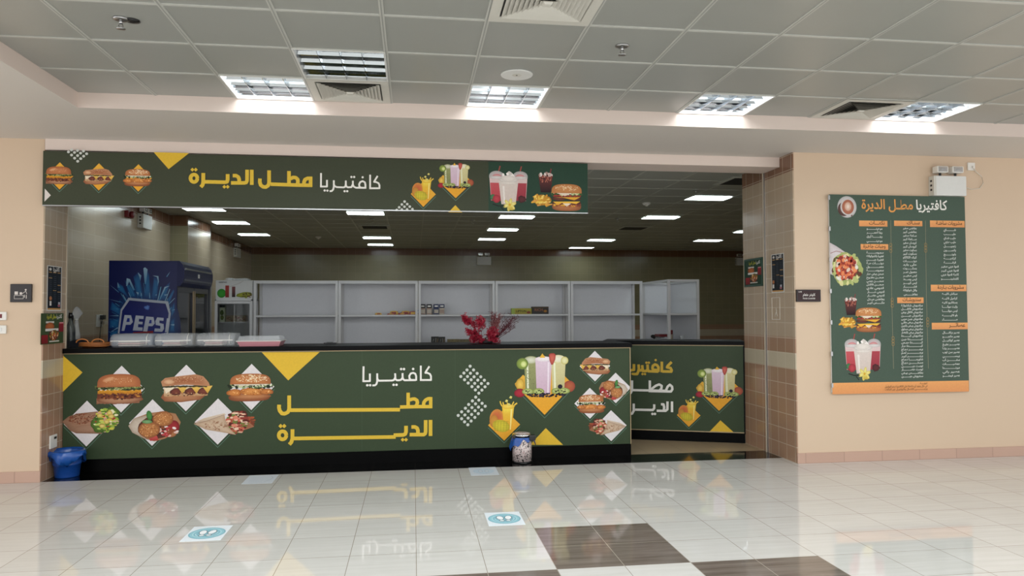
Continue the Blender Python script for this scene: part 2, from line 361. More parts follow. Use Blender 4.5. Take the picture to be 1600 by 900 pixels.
SIGN_LOGO = [('s',0.0165,'W',[(-0.335,2.7887),(-0.3636,2.7399),(-0.3677,2.7314),(-0.3472,2.7297),(-0.3267,2.7197),(-0.3176,2.701),(-0.3175,2.6717),(-0.4126,2.6699)]),('s',0.0165,'W',[(-0.4047,2.7989),(-0.4044,2.6638)]),('s',0.0165,'W',[(-0.4482,2.665),(-0.4483,2.7027),(-0.4536,2.7255),(-0.4741,2.7364),(-0.4965,2.7268),(-0.5066,2.7057),(-0.5045,2.6849),(-0.4923,2.6747),(-0.4482,2.6726)]),('s',0.0165,'W',[(-0.4482,2.6726),(-0.5371,2.6726),(-0.5575,2.6839),(-0.5645,2.7046),(-0.5646,2.7379)]),('s',0.0165,'W',[(-0.5645,2.7046),(-0.5778,2.6772),(-0.6103,2.6745),(-0.6265,2.6846),(-0.6294,2.7033),(-0.6296,2.7387)]),('s',0.0165,'W',[(-0.6294,2.7033),(-0.6346,2.6803),(-0.6508,2.6729),(-0.7116,2.6747),(-0.7318,2.6826),(-0.74,2.7011),(-0.7401,2.7386)]),('s',0.0165,'W',[(-0.74,2.7011),(-0.7399,2.6762),(-0.7458,2.6512),(-0.7599,2.6364),(-0.7781,2.6352)]),('s',0.0165,'W',[(-0.8027,2.7414),(-0.8024,2.6783),(-0.8608,2.6772)]),('s',0.0165,'W',[(-0.8573,2.8046),(-0.8575,2.6698)]),('d',0.0105,'W',[(-0.4742,2.7724),(-0.5781,2.7731),(-0.5529,2.7736),(-0.6406,2.6373),(-0.6162,2.6378),(-0.8236,2.6406),(-0.7982,2.6398)]),('s',0.033,'Y',[(-0.9521,2.7695),(-0.9517,2.6722)]),('s',0.033,'Y',[(-0.952,2.7529),(-0.9793,2.7523),(-1.0032,2.7394),(-1.0119,2.7165),(-1.0117,2.6876)]),('s',0.033,'Y',[(-0.9369,2.687),(-1.0668,2.6865),(-1.313,2.6908)]),('s',0.033,'Y',[(-1.1484,2.8169),(-1.1477,2.6891)]),('s',0.033,'Y',[(-1.1349,2.745),(-1.1111,2.7579),(-1.0872,2.7563),(-1.0691,2.7402),(-1.067,2.7154),(-1.0728,2.6905)]),('s',0.033,'Y',[(-1.3276,2.8192),(-1.3268,2.702),(-1.3346,2.6772),(-1.3562,2.6624),(-1.3798,2.664),(-1.4016,2.68),(-1.4097,2.7086),(-1.4087,2.7414)]),('s',0.033,'Y',[(-1.4822,2.8219),(-1.4812,2.6805)]),('s',0.033,'Y',[(-1.5234,2.821),(-1.5234,2.7186),(-1.5311,2.7021),(-1.5468,2.6977),(-1.6658,2.6953)]),('s',0.033,'Y',[(-1.6508,2.763),(-1.6215,2.7636),(-1.6019,2.7518),(-1.5931,2.7295),(-1.5929,2.6988)]),('s',0.033,'Y',[(-1.6957,2.7764),(-1.6953,2.7233),(-1.7009,2.7048),(-1.7184,2.7004),(-1.8966,2.7009)]),('s',0.033,'Y',[(-1.9097,2.7819),(-1.91,2.6946),(-1.9156,2.6701),(-1.9309,2.6515)]),('s',0.033,'Y',[(-1.9613,2.7321),(-1.9634,2.7189),(-1.9698,2.7075),(-1.9795,2.6999),(-1.9909,2.697),(-2.0024,2.6994),(-2.0122,2.7067),(-2.0188,2.7177),(-2.0212,2.7309),(-2.0191,2.7441),(-2.0127,2.7554),(-2.0031,2.7631),(-1.9916,2.766),(-1.9801,2.7636),(-1.9703,2.7563),(-1.9637,2.7453),(-1.9613,2.7321)]),('q',0.018,'Y',[(-1.7239,2.6575),(-1.6947,2.6581),(-2.0055,2.8103),(-1.9766,2.8109)])]
SIDE_LOGO = [('s',0.03,'Y2',[(0.6618,0.9076),(0.617,0.8618),(0.6088,0.8452),(0.649,0.8376),(0.6609,0.8131),(0.6567,0.7966),(0.5517,0.7967)]),('s',0.03,'Y2',[(0.5504,0.9104),(0.5491,0.7868)]),('s',0.03,'Y2',[(0.5094,0.7903),(0.5116,0.8439),(0.4956,0.8685),(0.4713,0.8764),(0.4467,0.8596),(0.4423,0.8306),(0.4544,0.8142),(0.5113,0.8109)]),('s',0.03,'Y2',[(0.5095,0.7944),(0.3971,0.7969),(0.3892,0.8175),(0.3856,0.8754)]),('s',0.03,'Y2',[(0.3851,0.8174),(0.3727,0.799),(0.3317,0.7984),(0.3242,0.8663)]),('s',0.03,'Y2',[(0.3237,0.8165),(0.3072,0.8039),(0.2867,0.8077),(0.2832,0.8741)]),('s',0.03,'Y2',[(0.2827,0.816),(0.2825,0.7994),(0.2657,0.7618),(0.2204,0.7611)]),('s',0.03,'Y2',[(0.2297,0.8776),(0.2291,0.811),(0.1589,0.8017)]),('d',0.014,'Y2',[(0.4799,0.9278),(0.3736,0.8959),(0.4022,0.8963),(0.3273,0.7627),(0.356,0.7632),(0.2122,0.7634)]),('s',0.027,'W',[(0.5898,0.5694),(0.6145,0.6233),(0.6389,0.6443),(0.6629,0.6243),(0.6666,0.5915),(0.6502,0.5666),(0.4194,0.5659)]),('s',0.027,'W',[(0.4108,0.6896),(0.4095,0.5533)]),('s',0.027,'W',[(0.4237,0.5866),(0.477,0.6289),(0.5177,0.6462),(0.5459,0.6302),(0.5415,0.5972),(0.517,0.572)]),('s',0.027,'W',[(0.5898,0.5735),(0.2146,0.5741)]),('s',0.027,'W',[(0.2058,0.686),(0.2048,0.5739),(0.1896,0.5404),(0.1483,0.5395)]),('s',0.027,'W',[(0.6611,0.452),(0.6598,0.3291)]),('s',0.027,'W',[(0.6103,0.4508),(0.6078,0.3605),(0.5874,0.3419),(0.4863,0.3409)]),('s',0.027,'W',[(0.5357,0.4162),(0.564,0.4169),(0.5717,0.3842),(0.5673,0.3472)]),('s',0.027,'W',[(0.4586,0.4143),(0.4581,0.3689),(0.4417,0.3479),(0.2373,0.3467)]),('s',0.027,'W',[(0.2231,0.4167),(0.2224,0.3338),(0.204,0.3002),(0.1792,0.2954)]),('d',0.015,'W',[(0.4372,0.3025),(0.4656,0.3033)])]
COUNTER_SHAPES = [('p','T',[(-3.2879,1.1046),(-3.1077,0.9384),(-3.2786,0.7576)]),('p','T',[(-1.47,1.1102),(-0.9159,1.1072),(-1.217,0.8316)]),('p','T',[(1.3496,0.3014),(1.1856,0.1353),(1.5295,0.1256)]),('d',0.0155,'D',[(0.5729,0.9462),(0.5412,0.9086),(0.6078,0.9076),(0.5096,0.8776),(0.5761,0.8749),(0.6444,0.8722),(0.4781,0.8434),(0.5461,0.8423),(0.6126,0.8379),(0.681,0.8369),(0.5162,0.8097),(0.5826,0.8086),(0.6509,0.8042),(0.7177,0.8014),(0.5526,0.776),(0.6191,0.7716),(0.6875,0.7688),(0.7544,0.7676),(0.5908,0.739),(0.6541,0.7362),(0.7242,0.735),(0.6257,0.7052),(0.6923,0.7024),(0.6606,0.6715),(0.6288,0.6324),(0.5955,0.595),(0.6604,0.602),(0.5572,0.5595),(0.627,0.5646),(0.6937,0.5682),(0.5239,0.5222),(0.5903,0.5274),(0.6569,0.5309),(0.7253,0.5378),(0.4858,0.4868),(0.5537,0.4919),(0.6219,0.4953),(0.6902,0.5004),(0.451,0.4513),(0.5188,0.4547),(0.5869,0.4581),(0.6551,0.4648),(0.4856,0.4176),(0.5519,0.4226),(0.62,0.4277),(0.5154,0.3856),(0.5817,0.3922),(0.5485,0.3551)])]
COUNTER_MOTIFS = [('burger','white',(-2.759,0.775,0.42,0.445),(-2.773,0.777,0.448,0.284),0),('sub','white',(-2.171,0.775,0.427,0.447),(-2.175,0.772,0.451,0.267),0),('crispy','white',(-1.564,0.774,0.433,0.449),(-1.573,0.769,0.456,0.27),0),('wrap','white',(-3.064,0.455,0.406,0.432),(-3.028,0.478,0.508,0.247),0),('falafel','white',(-2.476,0.45,0.421,0.443),(-2.455,0.418,0.475,0.296),0),('cone','white',(-1.875,0.446,0.428,0.445),(-1.816,0.434,0.563,0.253),0),('sub','white',(1.872,0.929,0.325,0.316),(1.881,0.932,0.309,0.183),1),('falafel','white',(2.092,0.699,0.327,0.317),(2.068,0.678,0.311,0.212),1),('crispy','white',(1.815,0.546,0.328,0.319),(1.827,0.539,0.314,0.194),1),('cone','white',(2.04,0.309,0.331,0.32),(2.001,0.303,0.389,0.188),1),('smoothies','orange',(1.338,0.741,0.606,0.607),(1.336,0.842,0.612,0.452),0),('mango','orange',(0.919,0.345,0.33,0.319),(0.921,0.413,0.331,0.456),0)]
SIGN_MOTIFS = [('burger','orange',(-3.139,2.73,0.227,0.245),(-3.143,2.735,0.24,0.158),0),('sub','orange',(-2.81,2.728,0.23,0.247),(-2.817,2.73,0.249,0.148),0),('crispy','orange',(-2.474,2.726,0.234,0.249),(-2.479,2.727,0.255,0.158),0),('smoothies','orange',(0.403,2.746,0.322,0.313),(0.402,2.806,0.331,0.248),0),('mango','orange',(0.095,2.623,0.237,0.244),(0.097,2.664,0.238,0.328),0),('shakes',None,None,(0.915,2.694,0.387,0.433),0),('cola',None,None,(1.283,2.775,0.158,0.239),0),('fries',None,None,(1.236,2.584,0.22,0.156),0),('stack',None,None,(1.489,2.614,0.321,0.264),0)]
SIGN_SHAPES = [('p','T',[(-2.3461,2.9645),(-2.0378,2.9634),(-2.2141,2.8116)]),('p','Wd',[(-3.2617,2.6132),(-3.2106,2.5538),(-3.2623,2.4969)]),('p','T',[(0.4003,2.5219),(0.3336,2.4527),(0.4658,2.4523)]),('d',0.0125,'D',[(-2.9905,2.8655),(-3.0167,2.8927),(-2.9658,2.8896),(-3.0428,2.9207),(-2.992,2.9167),(-2.9411,2.9128),(-3.069,2.9487),(-3.0182,2.9448),(-2.9673,2.94),(-2.9163,2.9352),(-3.0435,2.9667),(-2.9935,2.9628),(-2.9433,2.9588)]),('d',0.0125,'D',[(-0.0819,2.5488),(-0.1078,2.5208),(-0.057,2.5251),(-0.1326,2.493),(-0.0829,2.4995),(-0.0332,2.5014),(-0.1078,2.4727),(-0.0581,2.4746),(-0.0083,2.4777),(-0.1551,2.4675)])]
SIDE_MOTIFS = [('smoothies','orange',(1.184,0.602,0.494,0.488),(1.183,0.681,0.5,0.362),0),('mango','orange',(0.847,0.298,0.265,0.265),(0.851,0.341,0.263,0.354),0)]
SIDE_SHAPES = [('p','T',[(1.1985,0.2506),(1.0696,0.1101),(1.3482,0.1131)])]
MENU_BARS = [(4.566,2.366,0.306,0.058),(4.947,2.372,0.31,0.054),(5.38,2.372,0.386,0.067),(4.574,2.132,0.298,0.056),(5.378,1.721,0.395,0.066),(4.953,1.597,0.288,0.057),(5.381,1.336,0.399,0.067),(4.836,0.728,1.483,0.111)]
MENU_ROWS = [('c1a',[(4.5757,2.3121),(4.5749,2.2732),(4.574,2.2332),(4.5731,2.1887)]),('c1b',[(4.5756,2.0723),(4.5748,2.0367),(4.574,2.0012),(4.5733,1.9656),(4.5725,1.9301),(4.5718,1.8945),(4.571,1.859),(4.5703,1.8235),(4.5695,1.788),(4.5688,1.7525),(4.568,1.717),(4.5742,1.6795),(4.5734,1.6433),(4.5726,1.6059),(4.5719,1.5709)]),('c2a',[(4.9568,2.3198),(4.9559,2.283),(4.9551,2.2462),(4.9542,2.2094),(4.9534,2.1726),(4.9525,2.1358),(4.9517,2.099),(4.9509,2.0623),(4.95,2.0255),(4.9492,1.9888),(4.9483,1.9521),(4.9475,1.9154),(4.9466,1.8787),(4.9458,1.842),(4.945,1.8053),(4.9441,1.7687),(4.9433,1.7321),(4.9424,1.6954),(4.9482,1.6539)]),('c2b',[(4.9602,1.5421),(4.9595,1.5083),(4.9587,1.4746),(4.9579,1.4408),(4.9571,1.4071),(4.9563,1.3734),(4.9556,1.3397),(4.9548,1.306),(4.954,1.2723),(4.9532,1.2387),(4.9525,1.205),(4.9517,1.1714),(4.9509,1.1377),(4.9501,1.1041),(4.9494,1.0705),(4.9486,1.0369),(4.9478,1.0033),(4.947,0.9697),(4.9463,0.9361),(4.9455,0.9026),(4.9447,0.869),(4.944,0.8355)]),('c3a',[(5.3908,2.3062),(5.3898,2.2649),(5.3888,2.2236),(5.3878,2.1823),(5.3867,2.1411),(5.3857,2.0999),(5.3847,2.0587),(5.3836,2.0175),(5.3826,1.9763),(5.3816,1.9351),(5.3805,1.894),(5.3795,1.8529),(5.3785,1.8117)]),('c3b',[(5.3725,1.6596),(5.3713,1.6131),(5.3703,1.5715),(5.3692,1.5287),(5.3681,1.4859),(5.367,1.4419),(5.366,1.4003)]),('c3c',[(5.3761,1.2683),(5.3751,1.2289),(5.3741,1.1895),(5.3732,1.1501),(5.3722,1.1108),(5.3712,1.0714),(5.3702,1.032),(5.3692,0.9927),(5.3682,0.9534),(5.3672,0.9141),(5.3663,0.8748),(5.3653,0.8356)])]
MENU_MOTIFS = [('coffee',None,None,(4.285,2.529,0.214,0.22),0),('cola',None,None,(4.308,1.554,0.147,0.214),0),('fries',None,None,(4.263,1.379,0.202,0.144),0),('stack',None,None,(4.493,1.403,0.296,0.244),0),('shakes',None,None,(4.427,1.037,0.397,0.457),0),('salad',None,None,(4.269,1.949,0.353,0.447),0)]
MENU_LINES = [[(4.7557,2.4024),(4.7492,1.6567),(4.7538,0.914)],[(5.1368,2.405),(5.129,1.6564),(5.1337,0.9122)]]
MENU_KNOTS = [(4.7495,2.1227),(5.1314,2.128),(4.7513,1.5729),(4.752,1.1887),(5.1328,1.3748)]
MENU_TITLE = [(5.0294,2.4844),(5.388,2.5999),(4.434,2.4759),(5.0069,2.5937)]
FRIDGE_ART = {'can': [(-3.1637,1.2797),(-3.1375,1.5361),(-3.06,1.6645),(-2.6507,1.6245),(-2.6226,1.4893),(-2.6471,1.2757)],'inner': [(-3.1469,1.2796),(-3.1215,1.5249),(-3.0491,1.6365),(-2.6772,1.5998),(-2.644,1.495),(-2.6631,1.2758)],'P': [(-3.1102,1.4579),(-3.1246,1.3463),(-3.0983,1.3439),(-3.0914,1.3796),(-3.0493,1.3849),(-3.0258,1.4463)],'box': [(-3.126,1.4579),(-2.6472,1.2869)],'top': [(-2.8684,1.5576)],'red': [(-3.0081,1.2919),(-2.8018,1.3049),(-2.8015,1.2769),(-3.008,1.2785)],'shards': [[(-3.0858,1.7933),(-3.0805,1.8773),(-3.0466,1.8662),(-2.9945,1.7485),(-3.0135,1.7429),(-3.0548,1.8438),(-3.0721,1.7933)],[(-2.9104,1.9846),(-2.8946,1.9959),(-2.8677,1.9735),(-2.8818,1.8103),(-2.8957,1.8159)],[(-2.8138,1.9061),(-2.7551,1.9006),(-2.7491,1.8386),(-2.7645,1.7823),(-2.7599,1.8499),(-2.771,1.8893)],[(-2.7469,1.636),(-2.6898,1.7823),(-2.6364,1.7937),(-2.679,1.7711),(-2.7363,1.6359)],[(-2.6504,1.5964),(-2.5815,1.6639),(-2.5868,1.6526),(-2.645,1.5851)],[(-3.2511,1.8043),(-3.1556,1.7261),(-3.1608,1.7205)],[(-3.2543,1.6481),(-3.1385,1.6199),(-3.1437,1.6143)],[(-2.675,1.8952),(-2.6327,1.9518),(-2.6642,1.8896)],[(-2.6229,1.5231),(-2.5803,1.5398),(-2.5855,1.5285)],[(-2.6267,1.3711),(-2.584,1.3765),(-2.5859,1.354)],[(-3.252,1.4697),(-3.1577,1.4748),(-3.1576,1.4637)],[(-3.2445,1.2915),(-3.1666,1.3466),(-3.1612,1.3354)],[(-2.9682,1.9394),(-2.9307,1.9058),(-2.9406,1.844),(-2.9517,1.8945)],[(-2.9285,1.7205),(-2.9387,1.6812),(-2.9196,1.6834)],[(-2.9815,1.7261),(-2.955,1.7205),(-2.9599,1.6868)],[(-2.6942,1.6978),(-2.6515,1.7034),(-2.6834,1.6809)],[(-2.7901,1.6923),(-2.7689,1.7013),(-2.7709,1.6878)],[(-2.8483,1.6586),(-2.8437,1.726),(-2.8344,1.6564)],[(-3.1727,1.8324),(-3.1456,1.7709),(-3.1719,1.7709)]],'rays': [[(-3.0654,1.6701),(-3.1716,1.7485),(-3.1779,1.8324),(-3.1196,1.7933)],[(-3.0495,1.6701),(-3.0825,1.7821),(-3.1046,1.8605),(-3.0135,1.7485),(-2.9808,1.6644)],[(-2.9702,1.6644),(-3.0153,1.8943),(-2.9524,1.9507),(-2.9119,1.6587)],[(-2.9066,1.6587),(-2.8785,1.9847),(-2.8512,1.9172),(-2.8323,1.653)],[(-2.8269,1.653),(-2.803,1.8949),(-2.7495,1.8724),(-2.7683,1.6473)],[(-2.7576,1.6416),(-2.6951,1.7823),(-2.6316,1.8388),(-2.6829,1.6359)],[(-2.6721,1.6246),(-2.5986,1.7598),(-2.5876,1.7372),(-2.645,1.5907)],[(-3.1323,1.5417),(-3.2331,1.6257),(-3.2477,1.5365),(-3.1419,1.4692)],[(-3.1469,1.4469),(-3.2515,1.4251),(-3.2524,1.3361),(-3.156,1.3354)],[(-2.623,1.5343),(-2.5865,1.6244),(-2.5821,1.5116),(-2.6189,1.4442)],[(-2.6219,1.4217),(-2.5846,1.444),(-2.583,1.2864),(-2.6312,1.2868)],[(-3.1558,1.3243),(-3.2445,1.2915),(-3.2491,1.2359),(-3.1656,1.2686)]],'corners': [(-3.2681,2.067),(-2.505,2.0655),(-2.5669,1.805)]}
# ---------------------------------------------------------------- printed food pictures (unit square, -0.5..0.5)
def dome(x0, x1, y0, y1, k=.55, n=16):
    cx = (x0+x1)/2; rx = (x1-x0)/2; pts = [(x1, y0)]
    for i in range(n+1):
        a = PI*i/n; c, s_ = math.cos(a), math.sin(a)
        pts.append((cx+rx*math.copysign(abs(c)**.75, c), y0+.0+(y1-y0)*abs(s_)**k))
    return pts+[(x0, y0)]
def wavy(x0, x1, yb, yt, amp, n=26, seed=3):
    R = random.Random(seed); a = [(x0+(x1-x0)*i/n, yt+R.uniform(-amp, amp)) for i in range(n+1)]
    b = [(x0+(x1-x0)*i/n, yb+R.uniform(-amp, amp)) for i in range(n+1)][::-1]; return a+b
def strip(P, x0, x1, yb, yt, amp, c, c2=None, seed=3, n=26):
    pts = wavy(x0, x1, yb, yt, amp, n, seed); m = n+1; a = lin(c); b = lin(c2 or c); P.up()
    P.raw(pts, [(i, i+1, 2*m-2-i, 2*m-1-i) for i in range(m-1)], [a]*m+[b]*m)
def m_burger(P):
    strip(P, -.46, .4, -.5, -.3, .02, '#b08062', '#8a5c42'); P.blob(0, -.36, .47, .14, '#b98a69', '#7c4a33', wob=.03)
    strip(P, -.45, .44, -.34, -.12, .03, '#5f3226', '#7b4028'); P.specks(60, 0, -.22, .44, .12, .022, ['#3c1a16', '#8d4d2b', '#b5752f', '#5a2a20', '#c98a3a'], 4, 1.6)
    strip(P, -.44, .43, -.16, -.03, .03, '#d99e2c', '#b8731f', 8); strip(P, -.5, .48, -.04, .1, .035, '#5d6a3a', '#2b3320', 5)
    P.specks(70, 0, .03, .48, .07, .02, ['#7d8a4a', '#232a18', '#a9ad72', '#46542c'], 6, 1.7)
    P.fan(dome(-.45, .42, .06, .5), '#c07a4c', '#a05c37', (0, .2)); P.blob(-.22, .32, .14, .07, '#d8a57c', '#c07a4c', rot=.5)
    P.specks(45, 0, .28, .3, .14, .008, ['#e0b98e', '#d7a878'], 7, 1.5)
def m_sub(P):
    P.fan([(-.46, -.2), (-.5, -.32), (-.42, -.46), (-.1, -.5), (.3, -.42), (.46, -.2), (.44, -.1), (-.4, -.1)], '#b5805b', '#8a5236')
    strip(P, -.44, .45, -.28, .08, .02, '#e2cfae', '#b98e63', 2)
    for x in (-.2, .1, .36): P.blob(x, -.12, .12, .13, '#7c3f31', '#3f1d18', wob=.1)
    for x in (-.06, .22, .45): P.poly([(x-.11, .06), (x+.1, .08), (x, -.2)], '#e3bb5c', '#c79a3b')
    P.poly([(-.44, .08), (-.18, .07), (-.4, -.18)], '#e6d8bd'); P.specks(30, 0, -.22, .44, .06, .016, ['#4a241c', '#a8714b', '#d3b184'], 4, 1.5)
    strip(P, -.46, .44, .04, .1, .015, '#33402a', '#4d3a22', 9)
    P.fan([(-.47, .08), (-.5, .25), (-.42, .38), (-.15, .44), (.2, .5), (.36, .42), (.47, .2), (.5, .06), (0, .13)], '#a0603e', '#b78561', (0, .28))
    P.blob(-.34, .24, .12, .1, '#d9b08a', '#b37b54'); P.specks(60, .05, .33, .34, .1, .008, ['#7a4228', '#d3a67c', '#e2bf95'], 8, 1.4)
def m_crispy(P):
    P.fan(dome(-.45, .4, -.3, -.5, .5), '#a4643e', '#7a4329', (0, -.35)); P.blob(0, -.32, .43, .1, '#c08457', '#8a5030')
    P.blob(-.33, -.18, .16, .13, '#d48a48', '#9c5424', wob=.12); P.blob(.05, -.14, .27, .15, '#dc9650', '#a85d28', wob=.1); P.blob(.33, -.16, .15, .11, '#cc8345', '#8c4a22', wob=.12)
    P.specks(50, .02, -.17, .4, .1, .013, ['#f0bb78', '#a55b25', '#c8803c'], 5, 1.4)
    strip(P, -.46, .46, -.02, .14, .05, '#394a2c', '#1d2718', 5); P.specks(60, 0, .07, .47, .09, .028, ['#8fa06b', '#1c2416', '#c4c79c', '#53663a', '#dfe0c8'], 6, 1.8)
    strip(P, -.34, .36, .08, .16, .03, '#e5dccb', '#cfc2ab', 7)
    P.fan(dome(-.42, .42, .12, .5), '#c77f4b', '#a2623a', (0, .25)); P.specks(110, .04, .32, .34, .14, .013, ['#e9cfa6', '#dcb98a', '#f0dcbb'], 9, 1.5)
def m_wrap(P):
    P.fan([(-.5, 0), (-.38, .2), (-.22, .3), (.1, .36), (.2, .3), (.2, -.5), (-.25, -.46), (-.35, -.36)], '#a98168', '#8a6650', (-.1, 0))
    P.specks(110, -.14, .1, .26, .2, .012, ['#6d3a26', '#8c4e33', '#7d4630'], 3, 2.6); P.blob(-.05, -.28, .24, .14, '#a58069', '#9a735b')
    P.blob(.26, .02, .22, .5, '#6c8a36', '#3f5a22', rot=-.25, wob=.12, n=34)
    P.specks(170, .27, .02, .2, .44, .03, ['#8fae42', '#c9c24c', '#3d5a20', '#a5332a', '#d9b84a', '#e3ddb5', '#5f7f2d', '#b9cf63', '#d8a59a'], 4, 1.5)
    for x, y in ((.16, .2), (.28, -.04), (.2, -.2), (.36, .16), (.33, .3)): P.blob(x, y, .05, .08, '#e2d27a', '#b98f3e', wob=.15)
def m_falafel(P):
    P.fan([(-.5, .02), (-.4, .25), (-.1, .42), (.15, .46), (.4, .38), (.5, .1), (.44, -.2), (.2, -.42), (0, -.5), (-.2, -.4), (-.42, -.2)], '#b98e6b', '#a27350')
    P.fan([(-.5, .02), (-.4, .25), (-.12, .36), (-.2, .1), (-.28, -.2), (-.14, -.44), (-.42, -.2)], '#cdbfae', '#a99683')
    P.blob(.02, -.05, .34, .38, '#3c1f1a', '#5d3326', wob=.06); P.blob(.36, -.05, .12, .22, '#a32f33', '#6e1d22'); P.blob(.3, -.28, .12, .1, '#b3784e', '#8a5434')
    P.specks(40, .24, -.2, .2, .16, .03, ['#e9dcd6', '#b63b3f', '#8e4a2c', '#d9b6a8'], 4, 1.4); P.poly([(-.12, -.3), (.05, -.32), (.08, -.46), (-.08, -.48)], '#c9564f', '#a83a3a')
    for x, y, r in ((.16, .22, 1), (-.1, -.12, 1.05)):
        P.blob(x, y, .2*r, .25*r, '#c4854f', '#8c5430', wob=.03); P.specks(90, x, y, .17*r, .21*r, .011, ['#e3b27a', '#8a4f2a', '#d79a5e', '#a8673a'], int(9+x*10), 1.3)
    P.blob(-.1, .34, .055, .16, '#4f8a45', '#2f5c2c', rot=.1); P.blob(-.14, .14, .1, .06, '#7fa873', '#4f7d48', rot=-.1)
def m_cone(P):
    P.specks(20, .4, 0, .1, .2, .04, ['#a5522f', '#7a3d28'], 3, 1.5); P.fan([(.3, .2), (.5, -.18), (.34, -.3), (.2, -.2)], '#8e5a42', '#a06a4c')
    P.blob(.2, -.02, .19, .46, '#7b3b2e', '#4a2119', rot=-.2, wob=.1, n=30)
    P.specks(150, .22, .0, .18, .42, .036, ['#a34b38', '#d7a78d', '#5c241d', '#c25c48', '#e3c3a6', '#6b7a3c', '#8c3b30', '#d8846c'], 5, 1.5)
    P.fan([(-.5, -.02), (-.3, .1), (0, .34), (.02, .1), (.08, -.2), (.2, -.48), (0, -.38), (-.3, -.25)], '#cdb49a', '#b2957a'); P.poly([(-.5, -.0), (-.34, .18), (0, .36), (.03, .3), (-.2, .12)], '#d6c2ac', '#bba58d')
    P.stroke([(-.48, -.01), (-.28, .08), (0, .3)], .012, '#7a5340'); P.specks(60, -.12, -.1, .2, .2, .012, ['#94694d', '#8a5c42', '#a98165'], 7, 1.6)
def m_smoothies(P):
    P.poly([(-.5, -.18), (-.36, .02), (-.3, -.05), (-.28, -.36), (-.42, -.42)], '#e4b13c', '#b98b35'); P.blob(.43, -.26, .1, .13, '#b5623f', '#8f3f35'); P.blob(-.41, -.2, .07, .14, '#e7c25a', '#b98c2b')
    for x0, x1, yt, a, b, top in ((-.34, -.13, .36, '#9c9e6a', '#7f8456', '#dcdcc8'), (.12, .34, .38, '#d8cf9c', '#bcb27c', '#e9e6d3')):
        P.poly([(x0, yt), (x1+.03, yt), (x1, -.42), (x0+.02, -.42)], a, b); P.blob((x0+x1)/2+.01, yt-.01, .12, .09, top, a); P.poly([(x0+.04, yt-.1), (x0+.07, yt-.1), (x0+.08, -.38), (x0+.05, -.38)], '#e6e7c8')
    P.specks(60, -.23, -.05, .08, .3, .007, ['#6d7048', '#85865a'], 3); P.poly([(-.15, .36), (.13, .36), (.1, -.44), (-.13, -.44)], '#dcc6d3', '#caa9bb'); P.blob(-.01, .37, .145, .06, '#efeaea', '#dccbd4')
    P.poly([(.06, .3), (.09, .3), (.075, -.4), (.05, -.4)], '#eadbe4')
    P.blob(-.37, .27, .1, .13, '#94a84a', '#66783a'); P.blob(-.35, .26, .05, .07, '#dfe3a0', '#b0c25e'); P.blob(.35, .33, .065, .09, '#e7e3b5', '#c2b65e')
    P.fan([(.08, .47), (.11, .5), (.17, .5), (.2, .46), (.19, .36), (.15, .24), (.12, .24), (.09, .34)], '#cf6a58', '#9c3230'); P.poly([(-.03, .5), (.02, .4), (-.08, .4)], '#e0b13c')
    P.blob(-.42, -.39, .09, .1, '#b02e3c', '#7b1a28', wob=.08)
    for x in (-.28, -.1, .22, .34): P.blob(x, -.36, .1, .07, '#c5cf86', '#7d8a3c', wob=.05); P.specks(10, x, -.36, .05, .03, .012, ['#2e3318', '#3c4220'], int(x*50))
    P.specks(46, 0, -.45, .36, .04, .022, ['#1c1a24', '#2c2433', '#111018', '#3a3040'], 4); P.blob(.27, -.26, .04, .05, '#2b2436', '#15121c')
def m_mango(P):
    P.blob(-.24, .0, .22, .2, '#c2573d', '#d08c3c', rot=.5); P.blob(-.32, -.06, .14, .14, '#c9913c', '#b67432', rot=.4)
    P.poly([(-.07, .28), (.31, .28), (.22, -.28), (0, -.28)], '#e8c43f', '#dc9a2c'); P.poly([(-.02, .2), (.26, .2), (.24, .08), (-.01, .08)], '#ecd24e', '#e3b53a'); P.poly([(.2, .2), (.25, .2), (.2, -.26), (.17, -.26)], '#efdc84')
    for a, b in (((-.07, .27), (-.13, .38)), ((0, .27), (-.04, .36)), ((.12, .27), (.1, .34)), ((.24, .27), (.3, .36)), ((.31, .28), (.4, .33))): P.stroke([a, ((a[0]+b[0])/2-.01, (a[1]+b[1])/2), b], .035, '#e6c248')
    P.blob(.12, .26, .2, .05, '#ecd05a', '#dcae35', wob=.12)
    for x, y in ((.2, .46), (.07, .38), (.14, .3)): P.poly([(x-.05, y-.01), (x-.01, y+.035), (x+.05, y+.015), (x+.02, y-.035)], '#e6de8c', '#c8b84c')
    P.blob(-.1, -.17, .27, .135, '#dccb3c', '#b9a22e', rot=-.15)
    for k in range(-2, 3): P.stroke([(-.1+k*.09, -.06), (-.12+k*.09, -.28)], .008, '#8f8a24'); P.stroke([(-.34, -.17+k*.045), (.14, -.17+k*.045)], .006, '#8f8a24')
